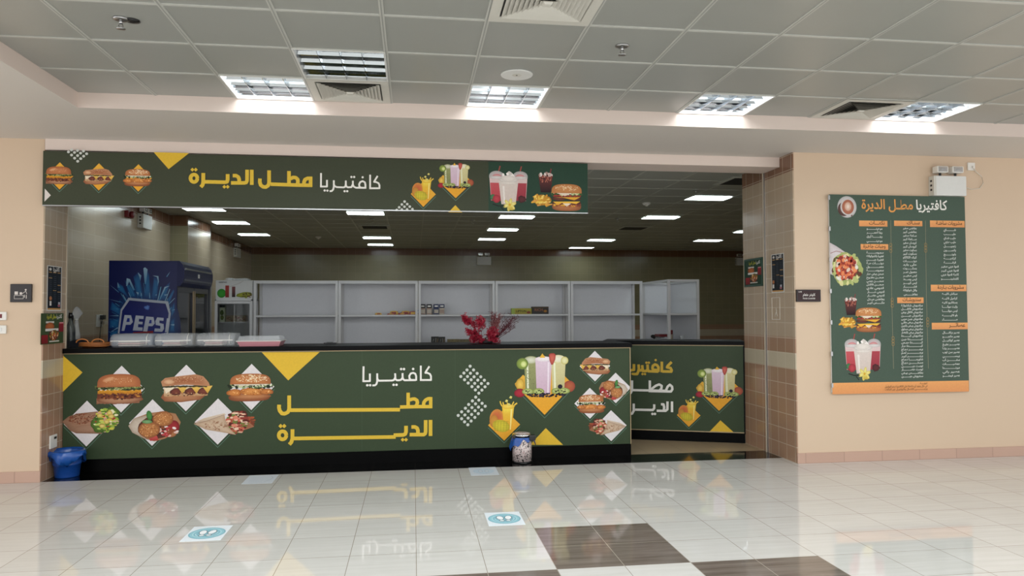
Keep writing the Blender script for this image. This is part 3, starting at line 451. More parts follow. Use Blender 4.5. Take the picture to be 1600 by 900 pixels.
def m_shakes(P):
    for s_, a, b in ((-1, '#c0545a', '#b03d47'), (1, '#a8424c', '#8f2f3c')):
        P.stroke([(s_*.27, .3), (s_*.27+.06, .5)], .03, '#9c4a44'); P.blob(s_*.3, .27, .19, .12, '#c9b4b4', '#a3a5a2'); P.blob(s_*.29, .25, .12, .07, '#d99a98', '#c07c7e')
        P.poly([(s_*.3-.18, .24), (s_*.3+.18, .24), (s_*.3+.14, -.28), (s_*.3-.14, -.28)], '#d7c0bd', '#c9a2a2'); P.poly([(s_*.3-.16, .12), (s_*.3+.16, .12), (s_*.3+.13, -.28), (s_*.3-.13, -.28)], a, b)
        P.blob(s_*.3, .24, .19, .035, '#d9d2cf', '#b3aeab')
    P.specks(18, 0, .26, .16, .08, .04, ['#e9e2dc', '#cfc7c0', '#f0eae5'], 3, 1.4)
    P.poly([(-.25, .18), (.25, .18), (.18, -.36), (-.18, -.36)], '#d6c9c0', '#cdbcb2'); P.blob(0, .19, .255, .06, '#e8e2dc', '#c3b9b2'); P.blob(0, .22, .19, .07, '#e4dcd4', '#cfc5bd', wob=.1); P.blob(0, .12, .24, .03, '#e0d8d0', '#cfc3ba'); P.poly([(-.15, .05), (-.1, .05), (-.09, -.33), (-.12, -.33)], '#e7ded7')
    P.blob(-.4, -.2, .07, .06, '#4a7d52', '#2f5c3c', rot=.5); P.blob(-.3, -.24, .1, .09, '#b8404a', '#8c2733', wob=.06); P.blob(.34, -.24, .1, .08, '#5a2a2c', '#3a1a1e', wob=.15)
    for k in range(6): a = k*PI/3+.3; P.blob(.03+.09*math.cos(a), -.37+.07*math.sin(a), .08, .04, '#e6dc8c', '#cbb651', rot=a)
    P.blob(.03, -.37, .03, .03, '#c9982c', '#d8b03e'); P.poly([(-.02, -.4), (.1, -.4), (.12, -.49), (0, -.49)], '#d8c45c', '#bfa23e')
    P.stroke([(-.4, -.36), (-.25, -.4), (-.1, -.4)], .02, '#1a1a18'); P.stroke([(-.2, -.42), (-.12, -.5)], .02, '#1a1a18')
def m_cola(P):
    P.stroke([(.24, .2), (.34, .5)], .07, '#7d3a3c'); P.poly([(-.46, .24), (.44, .24), (.3, -.48), (-.32, -.48)], '#6b3733', '#1e0f14'); P.poly([(-.44, .24), (.42, .24), (.4, .06), (-.41, .06)], '#8c4a40', '#5b2623')
    P.specks(22, 0, .25, .42, .05, .06, ['#cdb9b0', '#a88a80', '#e0d4cd'], 3, 1.2); P.specks(30, 0, .06, .36, .16, .035, ['#8f4b3e', '#b06a58', '#3c171a'], 5, 1.3)
def m_fries(P):
    P.blob(.05, .0, .4, .34, '#c9962f', '#a87222', wob=.08); R = random.Random(5)
    for k in range(34):
        x = R.uniform(-.36, .34); y = R.uniform(-.36, .28); a = R.uniform(-.5, .5)+(1.4 if y > .05 else 0.5); l = R.uniform(.1, .2)
        P.stroke([(x-l*math.cos(a)*.8, y-l*math.sin(a)*.6), (x+l*math.cos(a)*.8, y+l*math.sin(a)*.6)], .075, R.choice(['#e6bf4f', '#dca93a', '#c98f2e', '#efd06c', '#d89a4a']))
def m_stack(P):
    P.fan(dome(-.45, .45, -.3, -.5, .5), '#b5764a', '#8a4f30', (0, -.34)); strip(P, -.44, .44, -.34, -.24, .02, '#d2a04c', '#b0703a')
    P.specks(40, 0, -.28, .42, .05, .03, ['#7a3c2c', '#e0a93c', '#a1563a'], 2, 1.6)
    for y in (-.2, -.05): P.blob(-.23, y, .22, .065, '#6e3b30', '#4a241e'); P.blob(.23, y, .22, .065, '#6e3b30', '#4a241e')
    P.poly([(-.42, -.16), (.42, -.14), (.3, -.24), (.1, -.2), (0, -.3), (-.14, -.2), (-.28, -.3)], '#e8bb3f', '#d8952e'); P.poly([(-.12, -.22), (.14, -.22), (0, -.34)], '#ead9c2', '#d9c0a6')
    P.poly([(-.4, .0), (.42, .02), (.24, -.1), (-.1, -.01)], '#e3b23c', '#d0902c'); strip(P, -.42, .44, .02, .1, .02, '#a83a30', '#8a2a26', 8); strip(P, -.48, .48, .08, .18, .04, '#6f8a45', '#34502a', 5)
    P.specks(50, 0, .13, .47, .06, .025, ['#c8cf94', '#2f4a26', '#e7e6cf', '#b5453a'], 6, 1.7); P.poly([(-.36, .19), (.2, .19), (-.05, .05)], '#e9dccb', '#d8c5ac')
    P.fan(dome(-.47, .47, .16, .5), '#c68752', '#b0713f', (0, .25)); P.specks(60, 0, .36, .36, .1, .012, ['#efd8b0', '#e3c292'], 9, 1.5)
def m_salad(P):
    P.fan([(-.5, .5), (-.3, .42), (.1, .22), (.45, -.02), (.4, -.2), (-.2, -.3), (-.5, -.2)], '#d3cbcc', '#bdb2b2', (-.2, .1)); P.stroke([(-.48, .26), (-.3, .31), (0, .26), (.3, .08)], .012, '#8a4a4a')
    P.blob(0, -.08, .46, .36, '#8a9a58', '#a5ad6a', wob=.12, n=40); P.specks(60, 0, -.08, .45, .35, .05, ['#aeb673', '#6d7c3e', '#d4cf94', '#5a3a2a'], 3, 1.5)
    P.blob(-.02, -.06, .34, .28, '#a0402e', '#6d2a2c', wob=.1); P.specks(130, -.02, -.06, .32, .26, .035, ['#c8593a', '#d8744a', '#8c2f2c', '#e08a5a', '#a8402f', '#d9c3b0'], 4, 1.6)
    P.blob(.3, -.05, .05, .05, '#e6e2d6', '#c9c3b5'); P.blob(-.25, -.3, .09, .04, '#e2dfd3', '#c8c6b2', rot=-.4)
def m_coffee(P):
    P.blob(0, 0, .48, .49, '#d3d0cf', '#b5b1b0', n=36); P.blob(-.16, -.1, .3, .32, '#6a4a44', '#4a302c'); P.blob(.03, 0, .36, .38, '#d9d5d2', '#c2bcb8', n=32); P.blob(.05, 0, .3, .33, '#b5745a', '#9c5c46', n=32)
    P.blob(.05, .02, .17, .2, '#d9bba8', '#c79a84'); P.blob(.05, .02, .09, .12, '#e3d3c6', '#cfae9a'); P.stroke([(.26, -.36), (.2, -.42)], .05, '#5f3b30')
MOTIF = dict(burger=m_burger, sub=m_sub, crispy=m_crispy, wrap=m_wrap, falafel=m_falafel, cone=m_cone, smoothies=m_smoothies, mango=m_mango, shakes=m_shakes, cola=m_cola, fries=m_fries, stack=m_stack, salad=m_salad, coffee=m_coffee)
def draw_motifs(P, L, base=0, rim='#5f7f6f'):
    for n, dia, d, b, fl in L:
        P.lay = base+1
        if dia:
            cx, cy, w, h = d; hw, hh = w/2, h/2; P.frame()
            g = .014+.03*w; P.stroke([(cx-hw, cy-g), (cx, cy-hh-g), (cx+hw, cy-g)], .0045, rim)
            if dia == 'white': P.poly([(cx, cy+hh), (cx+hw, cy), (cx, cy-hh), (cx-hw, cy)], '#dcd6d6')
            else: P.poly([(cx, cy+hh), (cx+hw, cy), (cx, cy-hh), (cx-hw, cy)], '#e0aa3c', '#e3a02c')
        cx, cy, w, h = b if n != 'cola' or True else b
        P.frame(cx, cy, w, h, fl); MOTIF[n](P); P.frame()
# ================================================================ THE SETTING
mat('paint', '#ceb69c', .6, bump=.03, bscale=60); mat('paint_white', '#dccbc0', .6, bump=.02, bscale=40)
mat('soffit', '#cdc6be', .6, bump=.02, bscale=30); mat('black_granite', '#060607', .4, var=.5, bscale=120, spec=.08); mat('chrome', '#c9c9c9', .12, metal=1)
mat('steel', '#a8a8a8', .3, metal=1); mat('white_metal', '#d7d7d3', .35); mat('white_plastic', '#e0ddd6', .35); mat('black_plastic', '#0f0f10', .3)
mat('ceiling_panel', '#9a9b95', .32, var=.04, bscale=1.2); mat('tbar', '#bdbdb6', .4); mat('kitchen_panel', '#9a9c92', .45, var=.05, bscale=1.5); mat('kitchen_bar', '#b4b5aa', .5)
mat('dark_void', '#070707', .7); mat('grout_trim', '#b8ab98', .5)
CREAM, BROWN, PALE, TOPB = '#b09c84', '#a3826a', '#bfb29b', '#7f5c47'
BANDS = [(0, BROWN), (.918, PALE), (1.071, BROWN), (1.224, CREAM), (2.88, TOPB)]
tile_mat('tiles_jamb_right', 'Y', BANDS, shift=.02); tile_mat('tiles_jamb_left', 'Y', BANDS, tw=.12, shift=.01)
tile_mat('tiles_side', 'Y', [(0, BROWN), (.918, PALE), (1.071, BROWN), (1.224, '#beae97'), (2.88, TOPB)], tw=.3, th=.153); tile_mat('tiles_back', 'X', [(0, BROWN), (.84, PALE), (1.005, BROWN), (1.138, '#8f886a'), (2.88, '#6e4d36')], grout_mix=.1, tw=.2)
tile_mat('tiles_skirt', 'X', [(0, '#bd9c8a')], tw=.4057, th=.2, grout='#8f7467', rough=.35, shift=-.019)
floor_mat('floor_light', '#d2d0cb', '#c3c0b9', .3, '#8f8577'); floor_mat('floor_dark', '#7f746b', '#5e544b', .2, '#a39a8c', rough=.08, spec=.5)
floor_mat('floor_black', '#0c0c0c', '#050505', .2, '#35322e', rough=.1, spec=.35, wx=.4057, wy=.5); floor_mat('floor_kitchen', '#b39f80', '#a89476', .3, '#7a6c56', rough=.3)

XL, XR = -3.28, 3.73
m = MB(); dark = {(i, j) for i in (2, 3) for j in (0, 1)} | {(i, j) for i in (0, 1, 4, 5) for j in (2, 3)} | {(i, j) for i in (2, 3) for j in (4, 5)}
for i in range(-18, 24):
    for j in range(-5, 30):
        x0 = .019+.4057*i; y1 = min(7.06, 5.051-.4088*j); y0 = 5.051-.4088*(j+1)
        m.face([(x0, y0, 0), (x0+.4057, y0, 0), (x0+.4057, y1, 0), (x0, y1, 0)], 'floor_dark' if (i, j) in dark else 'floor_light')
m.face([(XL, 7.06, 0), (XR, 7.06, 0), (XR, 7.46, 0), (XL, 7.46, 0)], 'floor_black')
m.face([(-6, 7.46, 0), (9.6, 7.46, 0), (9.6, 19, 0), (-6, 19, 0)], 'floor_kitchen')
bmesh.ops.remove_doubles(m.bm, verts=m.bm.verts, dist=.0004)
struct('floor', m)

m = MB(); m.box(-7, 7.05, 0, XL-.012, 7.47, 3.09, 'paint'); m.box(XL-.012, 7.052, 0, XL, 7.47, 3.09, 'tiles_jamb_left'); m.box(XL-.004, 7.47, 0, XL+.006, 7.49, 3.06, 'grout_trim'); struct('wall_left', m)
m = MB(); m.box(XR+.012, 6.78, 0, 9.2, 7.9, 3.09, 'paint'); m.box(XR, 6.782, 0, XR+.012, 7.9, 3.09, 'tiles_jamb_right'); struct('wall_right', m)
m = MB(); m.box(-4.1, 7.47, 0, -3.85, 18.4, 3.08, 'tiles_side'); struct('wall_kitchen_left', m)
m = MB(); m.box(9.0, 7.9, 0, 9.2, 18.4, 3.08, 'tiles_side'); struct('wall_kitchen_right', m)
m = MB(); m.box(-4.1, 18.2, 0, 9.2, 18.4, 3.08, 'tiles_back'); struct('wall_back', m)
# square column on the left kitchen wall, tiled like it
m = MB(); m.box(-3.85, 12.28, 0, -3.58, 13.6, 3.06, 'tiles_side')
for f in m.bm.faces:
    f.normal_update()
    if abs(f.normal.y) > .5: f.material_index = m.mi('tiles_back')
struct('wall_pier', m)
# plain plaster band (soffit) around the sunken tile ceiling, its riser, and the beam over the opening
m = MB(); m.box(-7, 5.93, 3.07, 9.2, 7.6, 3.3, 'soffit'); m.box(-7, -7, 3.07, -2.54, 5.93, 3.3, 'soffit')
for f in m.bm.faces:
    f.normal_update()
    if abs(f.normal.z) < .5: f.material_index = m.mi('paint_white')
struct('trim_1', m)
m = MB(); m.box(XL, 7.03, 2.97, XR-.003, 7.38, 3.07, 'paint_white'); struct('trim_2', m)
CX, CY = -1.977, 4.763
m = MB(); lamp_cells = {(1, 1), (2, 0), (4, 1), (7, 1), (10, 1)} | {(i, j) for i in (0, 2, 6, 10) for j in (-4, -8, -12, -16)}
for i in range(-1, 19):
    for j in range(-20, 2):
        if (i, j) in lamp_cells: continue
        x0, x1 = max(-2.54, CX+.6*i), min(9.2, CX+.6*(i+1)); y0, y1 = CY+.6*j, min(5.93, CY+.6*(j+1))
        m.face([(x0, y0, 3.188), (x1, y0, 3.188), (x1, y1, 3.188), (x0, y1, 3.188)], 'ceiling_panel')
m.box(-2.6, -7.3, 3.3, 9.2, 5.94, 3.34, 'dark_void')
k = -1
for i in range(-1, 19): m.box(CX+.6*i-.013, -7, 3.183, CX+.6*i+.013, 5.93, 3.1885, 'tbar'); m.box(CX+.6*i-.004, -7, 3.1815, CX+.6*i+.004, 5.93, 3.184, 'ceiling_panel')
for j in range(-18, 2): m.box(-2.54, CY+.6*j-.011, 3.1835, 9.2, CY+.6*j+.011, 3.1885, 'tbar')
struct('ceiling', m)
m = MB(); m.box(-4.1, 7.6, 3.06, 9.2, 18.4, 3.1, 'kitchen_panel'); m.box(-4.1, 7.38, 3.06, 9.2, 7.6, 3.07, 'kitchen_panel')
for i in range(-6, 17): m.box(-.435+.6*i-.01, 7.38, 3.056, -.435+.6*i+.01, 18.2, 3.061, 'kitchen_bar')
for j in range(0, 18): m.box(-3.85, 7.75+.6*j-.01, 3.0565, 9, 7.75+.6*j+.01, 3.061, 'kitchen_bar')
struct('ceiling_kitchen', m)
m = MB(); m.box(-7, 7.038, 0, XL-.001, 7.05, .1, 'tiles_skirt'); struct('baseboard_left', m)
m = MB(); m.box(XR+.001, 6.766, 0, 9.2, 6.78, .1, 'tiles_skirt'); struct('baseboard_right', m)
m = MB(); m.box(XR-.012, 7.36, 0, XR, 7.395, 2.97, 'steel'); m.box(XR-.02, 7.372, 0, XR-.012, 7.383, 2.97, 'grout_trim'); struct('trim_3', m)

# ================================================================ HALL CEILING FITTINGS
mat('lamp_housing', '#c9ccce', .18, metal=1); mat('tube_lit', '#f2f8ff', .4, emit=4); mat('tube_off', '#c8ccd0', .4); mat('louvre', '#b4babf', .07, metal=1)
def troffer(x, y, on, label, depth=.6, group='louvred ceiling lamps of the hall'):
    t = thing('ceiling_lamp', (x, y, 3.18), label, 'ceiling lamp', group)
    h = .285; d = depth/2-.008
    m = MB(); z0, z1 = 3.1795, 3.275
    m.box(x-h-.012, y-d-.006, z0, x-h, y+d+.006, z1, 'white_metal'); m.box(x+h, y-d-.006, z0, x+h+.012, y+d+.006, z1, 'white_metal'); m.box(x-h, y-d-.006, z0, x+h, y-d, z1, 'white_metal'); m.box(x-h, y+d, z0, x+h, y+d+.006, z1, 'white_metal')
    m.box(x-h, y-d, z1-.006, x+h, y+d, z1, 'lamp_housing'); m.build('housing', t)
    for k in range(4):
        yy = y-d+(k+.5)*2*d/4
        m = MB(); m.tube([(x-h+.02, yy, 3.245), (x+h-.02, yy, 3.245)], .008, 'tube_lit' if on else 'tube_off', 8); m.build('fluorescent_tube', t)
    m = MB()
    for k in range(1, 4):
        xx = x-h+2*h*k/4; m.prism([(xx-.009, 3.222), (xx+.009, 3.222), (xx+.0015, 3.182), (xx-.0015, 3.182)], 'y', y-d, y+d, 'louvre')
        yy = y-d+2*d*k/4; m.prism([(yy-.014, 3.222), (yy+.014, 3.222), (yy+.004, 3.2), (yy+.0015, 3.181), (yy-.0015, 3.181), (yy-.004, 3.2)], 'x', x-h, x+h, 'louvre')
    for yy, s_ in ((y-d, 1), (y+d, -1)): m.prism([(yy, 3.24), (yy+.008*s_, 3.24), (yy+.002*s_, 3.21), (yy, 3.205)], 'x', x-h, x+h, 'louvre')
    m.build('louvre', t)
    if on:
        ld = bpy.data.lights.new('lamp_light', 'AREA'); ld.shape = 'RECTANGLE'; ld.size = 2*h-.04; ld.size_y = 2*d-.04; ld.energy = HALL_LAMP_W; ld.color = (.93, .97, 1)
        lo = bpy.data.objects.new('lamp_light', ld); COL.objects.link(lo); lo.parent = t; lo.location = (0, 0, .085)
    return t
troffer(CX+.6*1.5, 5.6465, 1, 'lit square louvred ceiling lamp furthest left, beside the sunken ceiling edge', .562)
troffer(CX+.6*2.5, CY+.3, 0, 'unlit dark square louvred ceiling lamp just above the small air diffuser')
troffer(CX+.6*4.5, 5.6465, 1, 'lit square louvred ceiling lamp behind the round ceiling speaker', .562)
troffer(CX+.6*7.5, 5.6465, 1, 'lit square louvred ceiling lamp, second from the right, with no diffuser beside it', .562)
troffer(CX+.6*10.5, 5.6465, 1, 'lit square louvred ceiling lamp furthest right, touching the air diffuser', .562)
def added_lamp(x, y, where):  # unseen troffer added to light the hall, its light set below the louvre
    t = troffer(x, y, 1, 'unseen lit lamp overhead, added to brighten the hall, '+where, .6)
    lo = [c for c in t.children if c.type == 'LIGHT'][0]; lo.location.z = -.01; lo.data = lo.data.copy(); lo.data.energy = HALL_ADDED_W
for i, w1 in ((.5, 'leftmost column'), (2.5, 'second column from the left'), (6.5, 'third column from the left'), (10.5, 'rightmost column')):
    for y, w2 in ((2.663, 'row just in front of the viewer'), (.263, 'row right above the viewer'), (-2.137, 'first row behind the viewer'), (-4.537, 'second row behind the viewer')): added_lamp(CX+.6*i, y, w1+', '+w2)
mat('vent_paint', '#c9c6bc', .45); mat('vent_dark', '#2e2d2a', .7)
def diffuser(x, y, label, dy=.3, rings=8):
    t = thing('air_diffuser', (x, y, 3.18), label, 'air vent', 'square ceiling air diffusers')
    def ring(m, a, b, za, zb, ky=dy/.3):
        P = [(-1, -1), (1, -1), (1, 1), (-1, 1)]
        for k in range(4):
            p, q = P[k], P[(k+1) % 4]
            v = [(x+p[0]*a, y+p[1]*a*ky, za), (x+q[0]*a, y+q[1]*a*ky, za), (x+q[0]*b, y+q[1]*b*ky, zb), (x+p[0]*b, y+p[1]*b*ky, zb)]
            m.face(v, 'vent_paint'); m.face([(w[0], w[1], w[2]+.0015) for w in v[::-1]], 'vent_paint')
    m = MB(); ring(m, .296, .24, 3.18, 3.178); ring(m, .24, .234, 3.178, 3.186); m.build('frame', t)
    m = MB(); ky = dy/.3; m.box(x-.235, y-.235*ky, 3.1865, x+.235, y+.235*ky, 3.1872, 'vent_dark'); m.build('backing', t)
    for k in range(rings):
        a = .228-k*.026
        m = MB(); ring(m, a, a-.03, 3.1735-.001*k, 3.184); m.build('slat', t)
    m = MB(); ring(m, .018, .001, 3.162, 3.162); ring(m, .03, .018, 3.175, 3.162); m.build('centre_plate', t)
diffuser(CX+.6*2.5, 5.6465, 'small white square air diffuser between the unlit lamp and the ceiling edge', .283)
diffuser(CX+.6*4.5, CY-.9, 'large white square air diffuser at the top middle of the photo, cut by its edge')
diffuser(CX+.6*9.5, 5.6465, 'white square air diffuser with dark slots beside the rightmost lamp', .283)
def sprinkler(x, y, z, label, plates=1):
    t = thing('fire_sprinkler', (x, y, z), label, 'sprinkler', 'fire sprinklers')
    m = MB(); m.lathe([(.008, 0), (.042, .0), (.045, -.006), (.03, -.012), (.012, -.014)], (x, y, z), 'steel')
    if plates > 1: m.lathe([(.008, 0), (.04, .0), (.042, -.006), (.012, -.012)], (x+.055, y+.02, z), 'black_plastic')
    m.build('escutcheon', t)
    m = MB(); m.tube([(x, y, z-.012), (x, y, z-.03)], .009, 'chrome'); m.tube([(x-.008, y, z-.03), (x-.012, y, z-.045), (x, y, z-.058)], .003, 'chrome', 6); m.tube([(x+.008, y, z-.03), (x+.012, y, z-.045), (x, y, z-.058)], .003, 'chrome', 6); m.build('nozzle', t)
    m = MB(); m.lathe([(.004, 0), (.024, 0), (.026, -.003), (.004, -.004)], (x, y, z-.058), 'steel', 12); m.build('deflector', t)
sprinkler(-1.66, 4.40, 3.188, 'ceiling sprinkler with two rosettes near the top left corner of the photo', 2)
sprinkler(1.315, 4.462, 3.188, 'single chrome ceiling sprinkler right of the large air diffuser')
t = thing('ceiling_speaker', (.729, 5.1, 3.187), 'round white flush ceiling speaker between the large diffuser and a lit lamp', 'speaker')
m = MB(); m.lathe([(.1, 0), (.115, -.001), (.112, -.008), (.098, -.007)], (.729, 5.1, 3.187), 'white_metal', 36); m.build('rim', t)
m = MB(); m.lathe([(.001, -.0075), (.098, -.006), (.098, -.001), (.001, -.001)], (.729, 5.1, 3.187), 'vent_paint', 36); m.build('grille', t)
m = MB(); m.lathe([(.001, -.010), (.007, -.009), (.007, -.0076), (.001, -.0075)], (.729, 5.1, 3.187), 'black_plastic', 12); m.build('sensor', t)

# ================================================================ KITCHEN CEILING FITTINGS
mat('panel_lit', '#eefcff', .4, emit=KITCHEN_PANEL)
def kitchen_lamp(x, y, label):
    t = thing('ceiling_lamp', (x, y, 3.05), label, 'ceiling lamp', 'lit lamps on the dark kitchen ceiling')
    m = MB(); m.box(x-.295, y-.005, 3.048, x+.295, y+.005, 3.0565, 'kitchen_bar'); m.box(x-.295, y+.325, 3.048, x+.295, y+.335, 3.0565, 'kitchen_bar'); m.box(x-.295, y+.005, 3.048, x-.285, y+.325, 3.0565, 'kitchen_bar'); m.box(x+.285, y+.005, 3.048, x+.295, y+.325, 3.0565, 'kitchen_bar'); m.build('frame', t)
    m = MB(); m.box(x-.285, y+.005, 3.05, x+.285, y+.325, 3.056, 'panel_lit'); m.build('diffuser', t)
KL = [(-3.12, 11.31, 'just under the sign edge near the tiled pier'), (-3.13, 13.03, 'nearest the tiled pier, middle of the left column'), (-3.16, 15.0, 'of the left column, furthest back'),
      (-.745, 11.52, 'touching the lower edge of the long sign, second column'), (-.755, 15.4, 'in the second column, upper of its far pair'), (-.755, 17.0, 'in the second column, lowest of its far pair'),
      (1.69, 11.74, 'right below the shakes printed on the sign'), (1.69, 13.62, 'in the third column, middle one'), (1.68, 15.5, 'in the third column, furthest back above the emergency light'),
      (4.09, 15.46, 'in the fourth column, third from the front'), (4.09, 17.35, 'in the fourth column, furthest back'), (4.04, 9.45, 'largest and nearest on the right side'), (4.09, 11.55, 'second in the right column'),
      (-3.12, 9.35, 'above the blue fridge, hidden behind the sign'), (-.745, 9.45, 'added unseen behind the white word of the long sign for more light'), (1.69, 9.45, 'added unseen behind the right end of the long sign for more light'),  # the two behind the long sign's word and end are added for light
      (6.5, 15.34, 'right of the fourth column, close to the jamb'), (6.6, 13.5, 'half hidden by the tiled jamb')]
for x, y, l in KL: kitchen_lamp(x, y, 'bright flat ceiling lamp '+l)
for x, y, l in [(3.95, 8.3, 'dark square ceiling vent cut off by the tiled jamb'), (4.1, 13.3, 'thin dark ceiling vent between two rows of lamps on the right'), (-.7, 13.6, 'faint dark ceiling vent between the lamps of the second column')]:
    t = thing('ceiling_vent', (x, y, 3.05), l, 'air vent', 'dark kitchen ceiling vents')
    m = MB(); m.box(x-.28, y-.28, 3.048, x+.28, y+.28, 3.0565, 'kitchen_bar'); m.build('frame', t)
    m = MB(); m.box(x-.22, y-.22, 3.046, x+.22, y+.22, 3.0485, 'dark_void'); m.build('slot', t)
for x, y, l in [(3.62, 9.01, 'dark sprinkler just above the largest kitchen lamp'), (-.78+.1, 12.4, 'small dark sprinkler on the kitchen ceiling below the white word of the sign'), (3.4, 11.9, 'dark kitchen sprinkler left of the second lamp in the right column'), (1.0, 12.4, 'small sprinkler left of the third column of kitchen lamps')]: sprinkler(x, y, 3.06, l)
def detector(x, y, l):
    t = thing('smoke_detector', (x, y, 3.06), l, 'smoke detector'); m = MB(); m.lathe([(.055, 0), (.06, -.012), (.045, -.03), (.02, -.038)], (x, y, 3.06), 'white_plastic', 20); m.build('body', t)
    m = MB(); m.lathe([(.018, 0), (.018, -.012), (.006, -.016)], (x, y, 3.023), 'vent_paint', 14); m.build('chamber', t)
detector(3.34, 10.17, 'round smoke detector between the sign end and the two nearest right lamps'); detector(-1.95, 15.5, 'pale round smoke detector on the far kitchen ceiling, left part')
# ================================================================ PRINTED PANELS AND COUNTERS
print_mat('print', .45, .2); print_mat('print_matt', .6, .3)
mat('trim_gold', '#9c8a6b', .35, metal=.6); mat('plinth', '#030303', .35, spec=.06); mat('cabinet_dark', '#2c2a26', .6)
GREEN = '#37452f'
t = thing('serving_counter', (-.5, 7.7, 0), 'long serving counter with black top and green printed food front', 'counter')
m = MB(); m.box(XL+.004, 7.449, .0, 2.245, 8.03, 1.12, 'cabinet_dark'); m.build('body', t)
m = MB(); m.box(XL+.004, 7.452-.012, 0, 2.25, 7.448, .112, 'plinth'); m.box(2.2455, 7.44, 0, 2.252, 8.03, 1.12, 'plinth'); m.build('plinth', t)
m = MB(); m.box(XL+.004, 7.41, 1.121, 2.265, 8.06, 1.166, 'black_granite', bev=.004); m.build('countertop', t)
P = Print(lambda u, v, d: (u, 7.4395-d, v)); P.slab((XL+.006, .118, 2.25, 1.116), GREEN, .006)
P.lay = 2; P.ops([('s', .004, '#455540', [(-.505, .12), (-.505, 1.11)]), ('s', .003, '#455540', [(.42, .12), (.42, 1.11)])])
P.ops(COUNTER_SHAPES); lay = P.lay; draw_motifs(P, COUNTER_MOTIFS, lay); P.lay = lay; P.ops(COUNTER_LOGO)
P.build('printed_panel', t)
m = MB(); m.box(XL+.006, 7.431, 1.112, 2.25, 7.439, 1.12, 'trim_gold'); m.box(2.244, 7.431, .114, 2.252, 7.44, 1.12, 'trim_gold'); m.box(XL+.006, 7.431, .112, 2.25, 7.439, .118, 'plinth'); m.build('edge_trim', t)

t = thing('corner_ledge', (-3.56, 7.78, 0), 'short black-topped ledge behind the left jamb, carrying the syrup bottles', 'counter')
m = MB(); m.box(-3.84, 7.505, 1.121, XL-.001, 8.06, 1.166, 'black_granite', bev=.003); m.build('countertop', t)
m = MB(); m.box(-3.84, 7.52, 0, XL-.001, 8.03, 1.1205, 'cabinet_dark'); m.build('body', t)

# second, angled counter behind the gap
A2 = Vector((3.725, 7.892, 0)); B2 = Vector((2.35, 8.411, 0)); T2 = (A2-B2).normalized(); N2 = Vector((-T2.y, T2.x, 0)); L2 = (A2-B2).length
def on2(u, v, d): p = B2+T2*u-N2*d; return (p.x, p.y, v)
def box2(m, u0, d0, z0, u1, d1, z1, mt):
    v = [on2(u, z, -d) for z in (z0, z1) for u, d in ((u0, d0), (u1, d0), (u1, d1), (u0, d1))]
    for f in ((0, 1, 2, 3), (7, 6, 5, 4), (0, 4, 5, 1), (1, 5, 6, 2), (2, 6, 7, 3), (3, 7, 4, 0)): m.face([v[i] for i in f], mt)
t = thing('side_counter', (3.0, 8.3, 0), 'short angled counter with green front standing behind the gap beside the tiled jamb', 'counter')
m = MB(); box2(m, -.1, .012, 0, L2-.005, .5, 1.1, 'cabinet_dark'); m.build('body', t)
m = MB(); box2(m, -.1, -.0, 0, L2-.003, .011, .112, 'plinth'); box2(m, L2-.012, -.002, .1, L2, .03, 1.1, 'plinth'); m.build('plinth', t)
m = MB(); box2(m, -.13, -.02, 1.106, L2-.002, .52, 1.152, 'black_granite'); m.build('countertop', t)
P = Print(lambda u, v, d: on2(u, v, d)); P.slab((-.1, .118, L2-.014, 1.103), GREEN, .006); P.lay = 2
P.ops(SIDE_SHAPES); lay = P.lay; draw_motifs(P, SIDE_MOTIFS, lay); P.lay = lay; P.ops(SIDE_LOGO); P.build('printed_panel', t)
m = MB(); box2(m, -.1, -.006, 1.098, L2-.012, -.001, 1.105, 'trim_gold'); box2(m, -.1, -.006, .112, L2-.012, -.001, .122, 'trim_gold'); m.build('edge_trim', t)

# long sign over the opening
t = thing('shop_sign', (-.8, 7.0, 2.46), 'long green cafeteria sign with food pictures hanging under the beam over the opening', 'sign')
P = Print(lambda u, v, d: (u, 6.999-d, v)); P.slab((XL, 2.468, 1.702, 2.952), '#3d4231', .006); P.lay = 2
P.poly([(.72, 2.469), (1.7, 2.469), (1.7, 2.951), (.72, 2.951)], '#254031'); P.lay = 4
P.ops(SIGN_SHAPES); lay = P.lay; draw_motifs(P, SIGN_MOTIFS, lay); P.lay = lay; P.ops(SIGN_LOGO); P.build('printed_face', t)
m = MB(); m.box(XL+.001, 7.0055, 2.47, 1.70, 7.029, 2.955, 'cabinet_dark'); m.build('backing_frame', t)
m = MB(); m.box(XL+.001, 6.992, 2.4585, 1.702, 7.03, 2.4675, 'steel'); m.build('bottom_rail', t)

# menu board on the right wall
t = thing('menu_board', (4.835, 6.77, .68), 'tall green menu board with orange headings on the right wall', 'sign')
P = Print(lambda u, v, d: (u, 6.7495-d, v)); P.slab((4.096, .684, 5.58, 2.652), '#46574a', .004); P.lay = 2
for cx, cy, w, h in MENU_BARS: P.poly([(cx-w/2, cy-h/2), (cx+w/2, cy-h/2), (cx+w/2, cy+h/2), (cx-w/2, cy+h/2)], '#e3a062', '#d8915a')
base = P.lay
for L in MENU_LINES: P.stroke(L, .003, '#9b9276')
for x, y in MENU_KNOTS:
    for k in (-1, 0, 1):
        r = .014; P.stroke([(x+r*math.cos(a*PI/5), y+k*.03+1.3*r*math.sin(a*PI/5)) for a in range(11)], .003, '#a8864e')
draw_motifs(P, MENU_MOTIFS, base); P.lay = base
HD = ['نكهـات', 'سنـاك', 'مشروبات ساخنـة', 'وجبات جاهـزة', 'مشروبات بـاردة', 'سندويشـات', 'عصائـر']
WD = [.17, .14, .29, .24, .29, .2, .18]
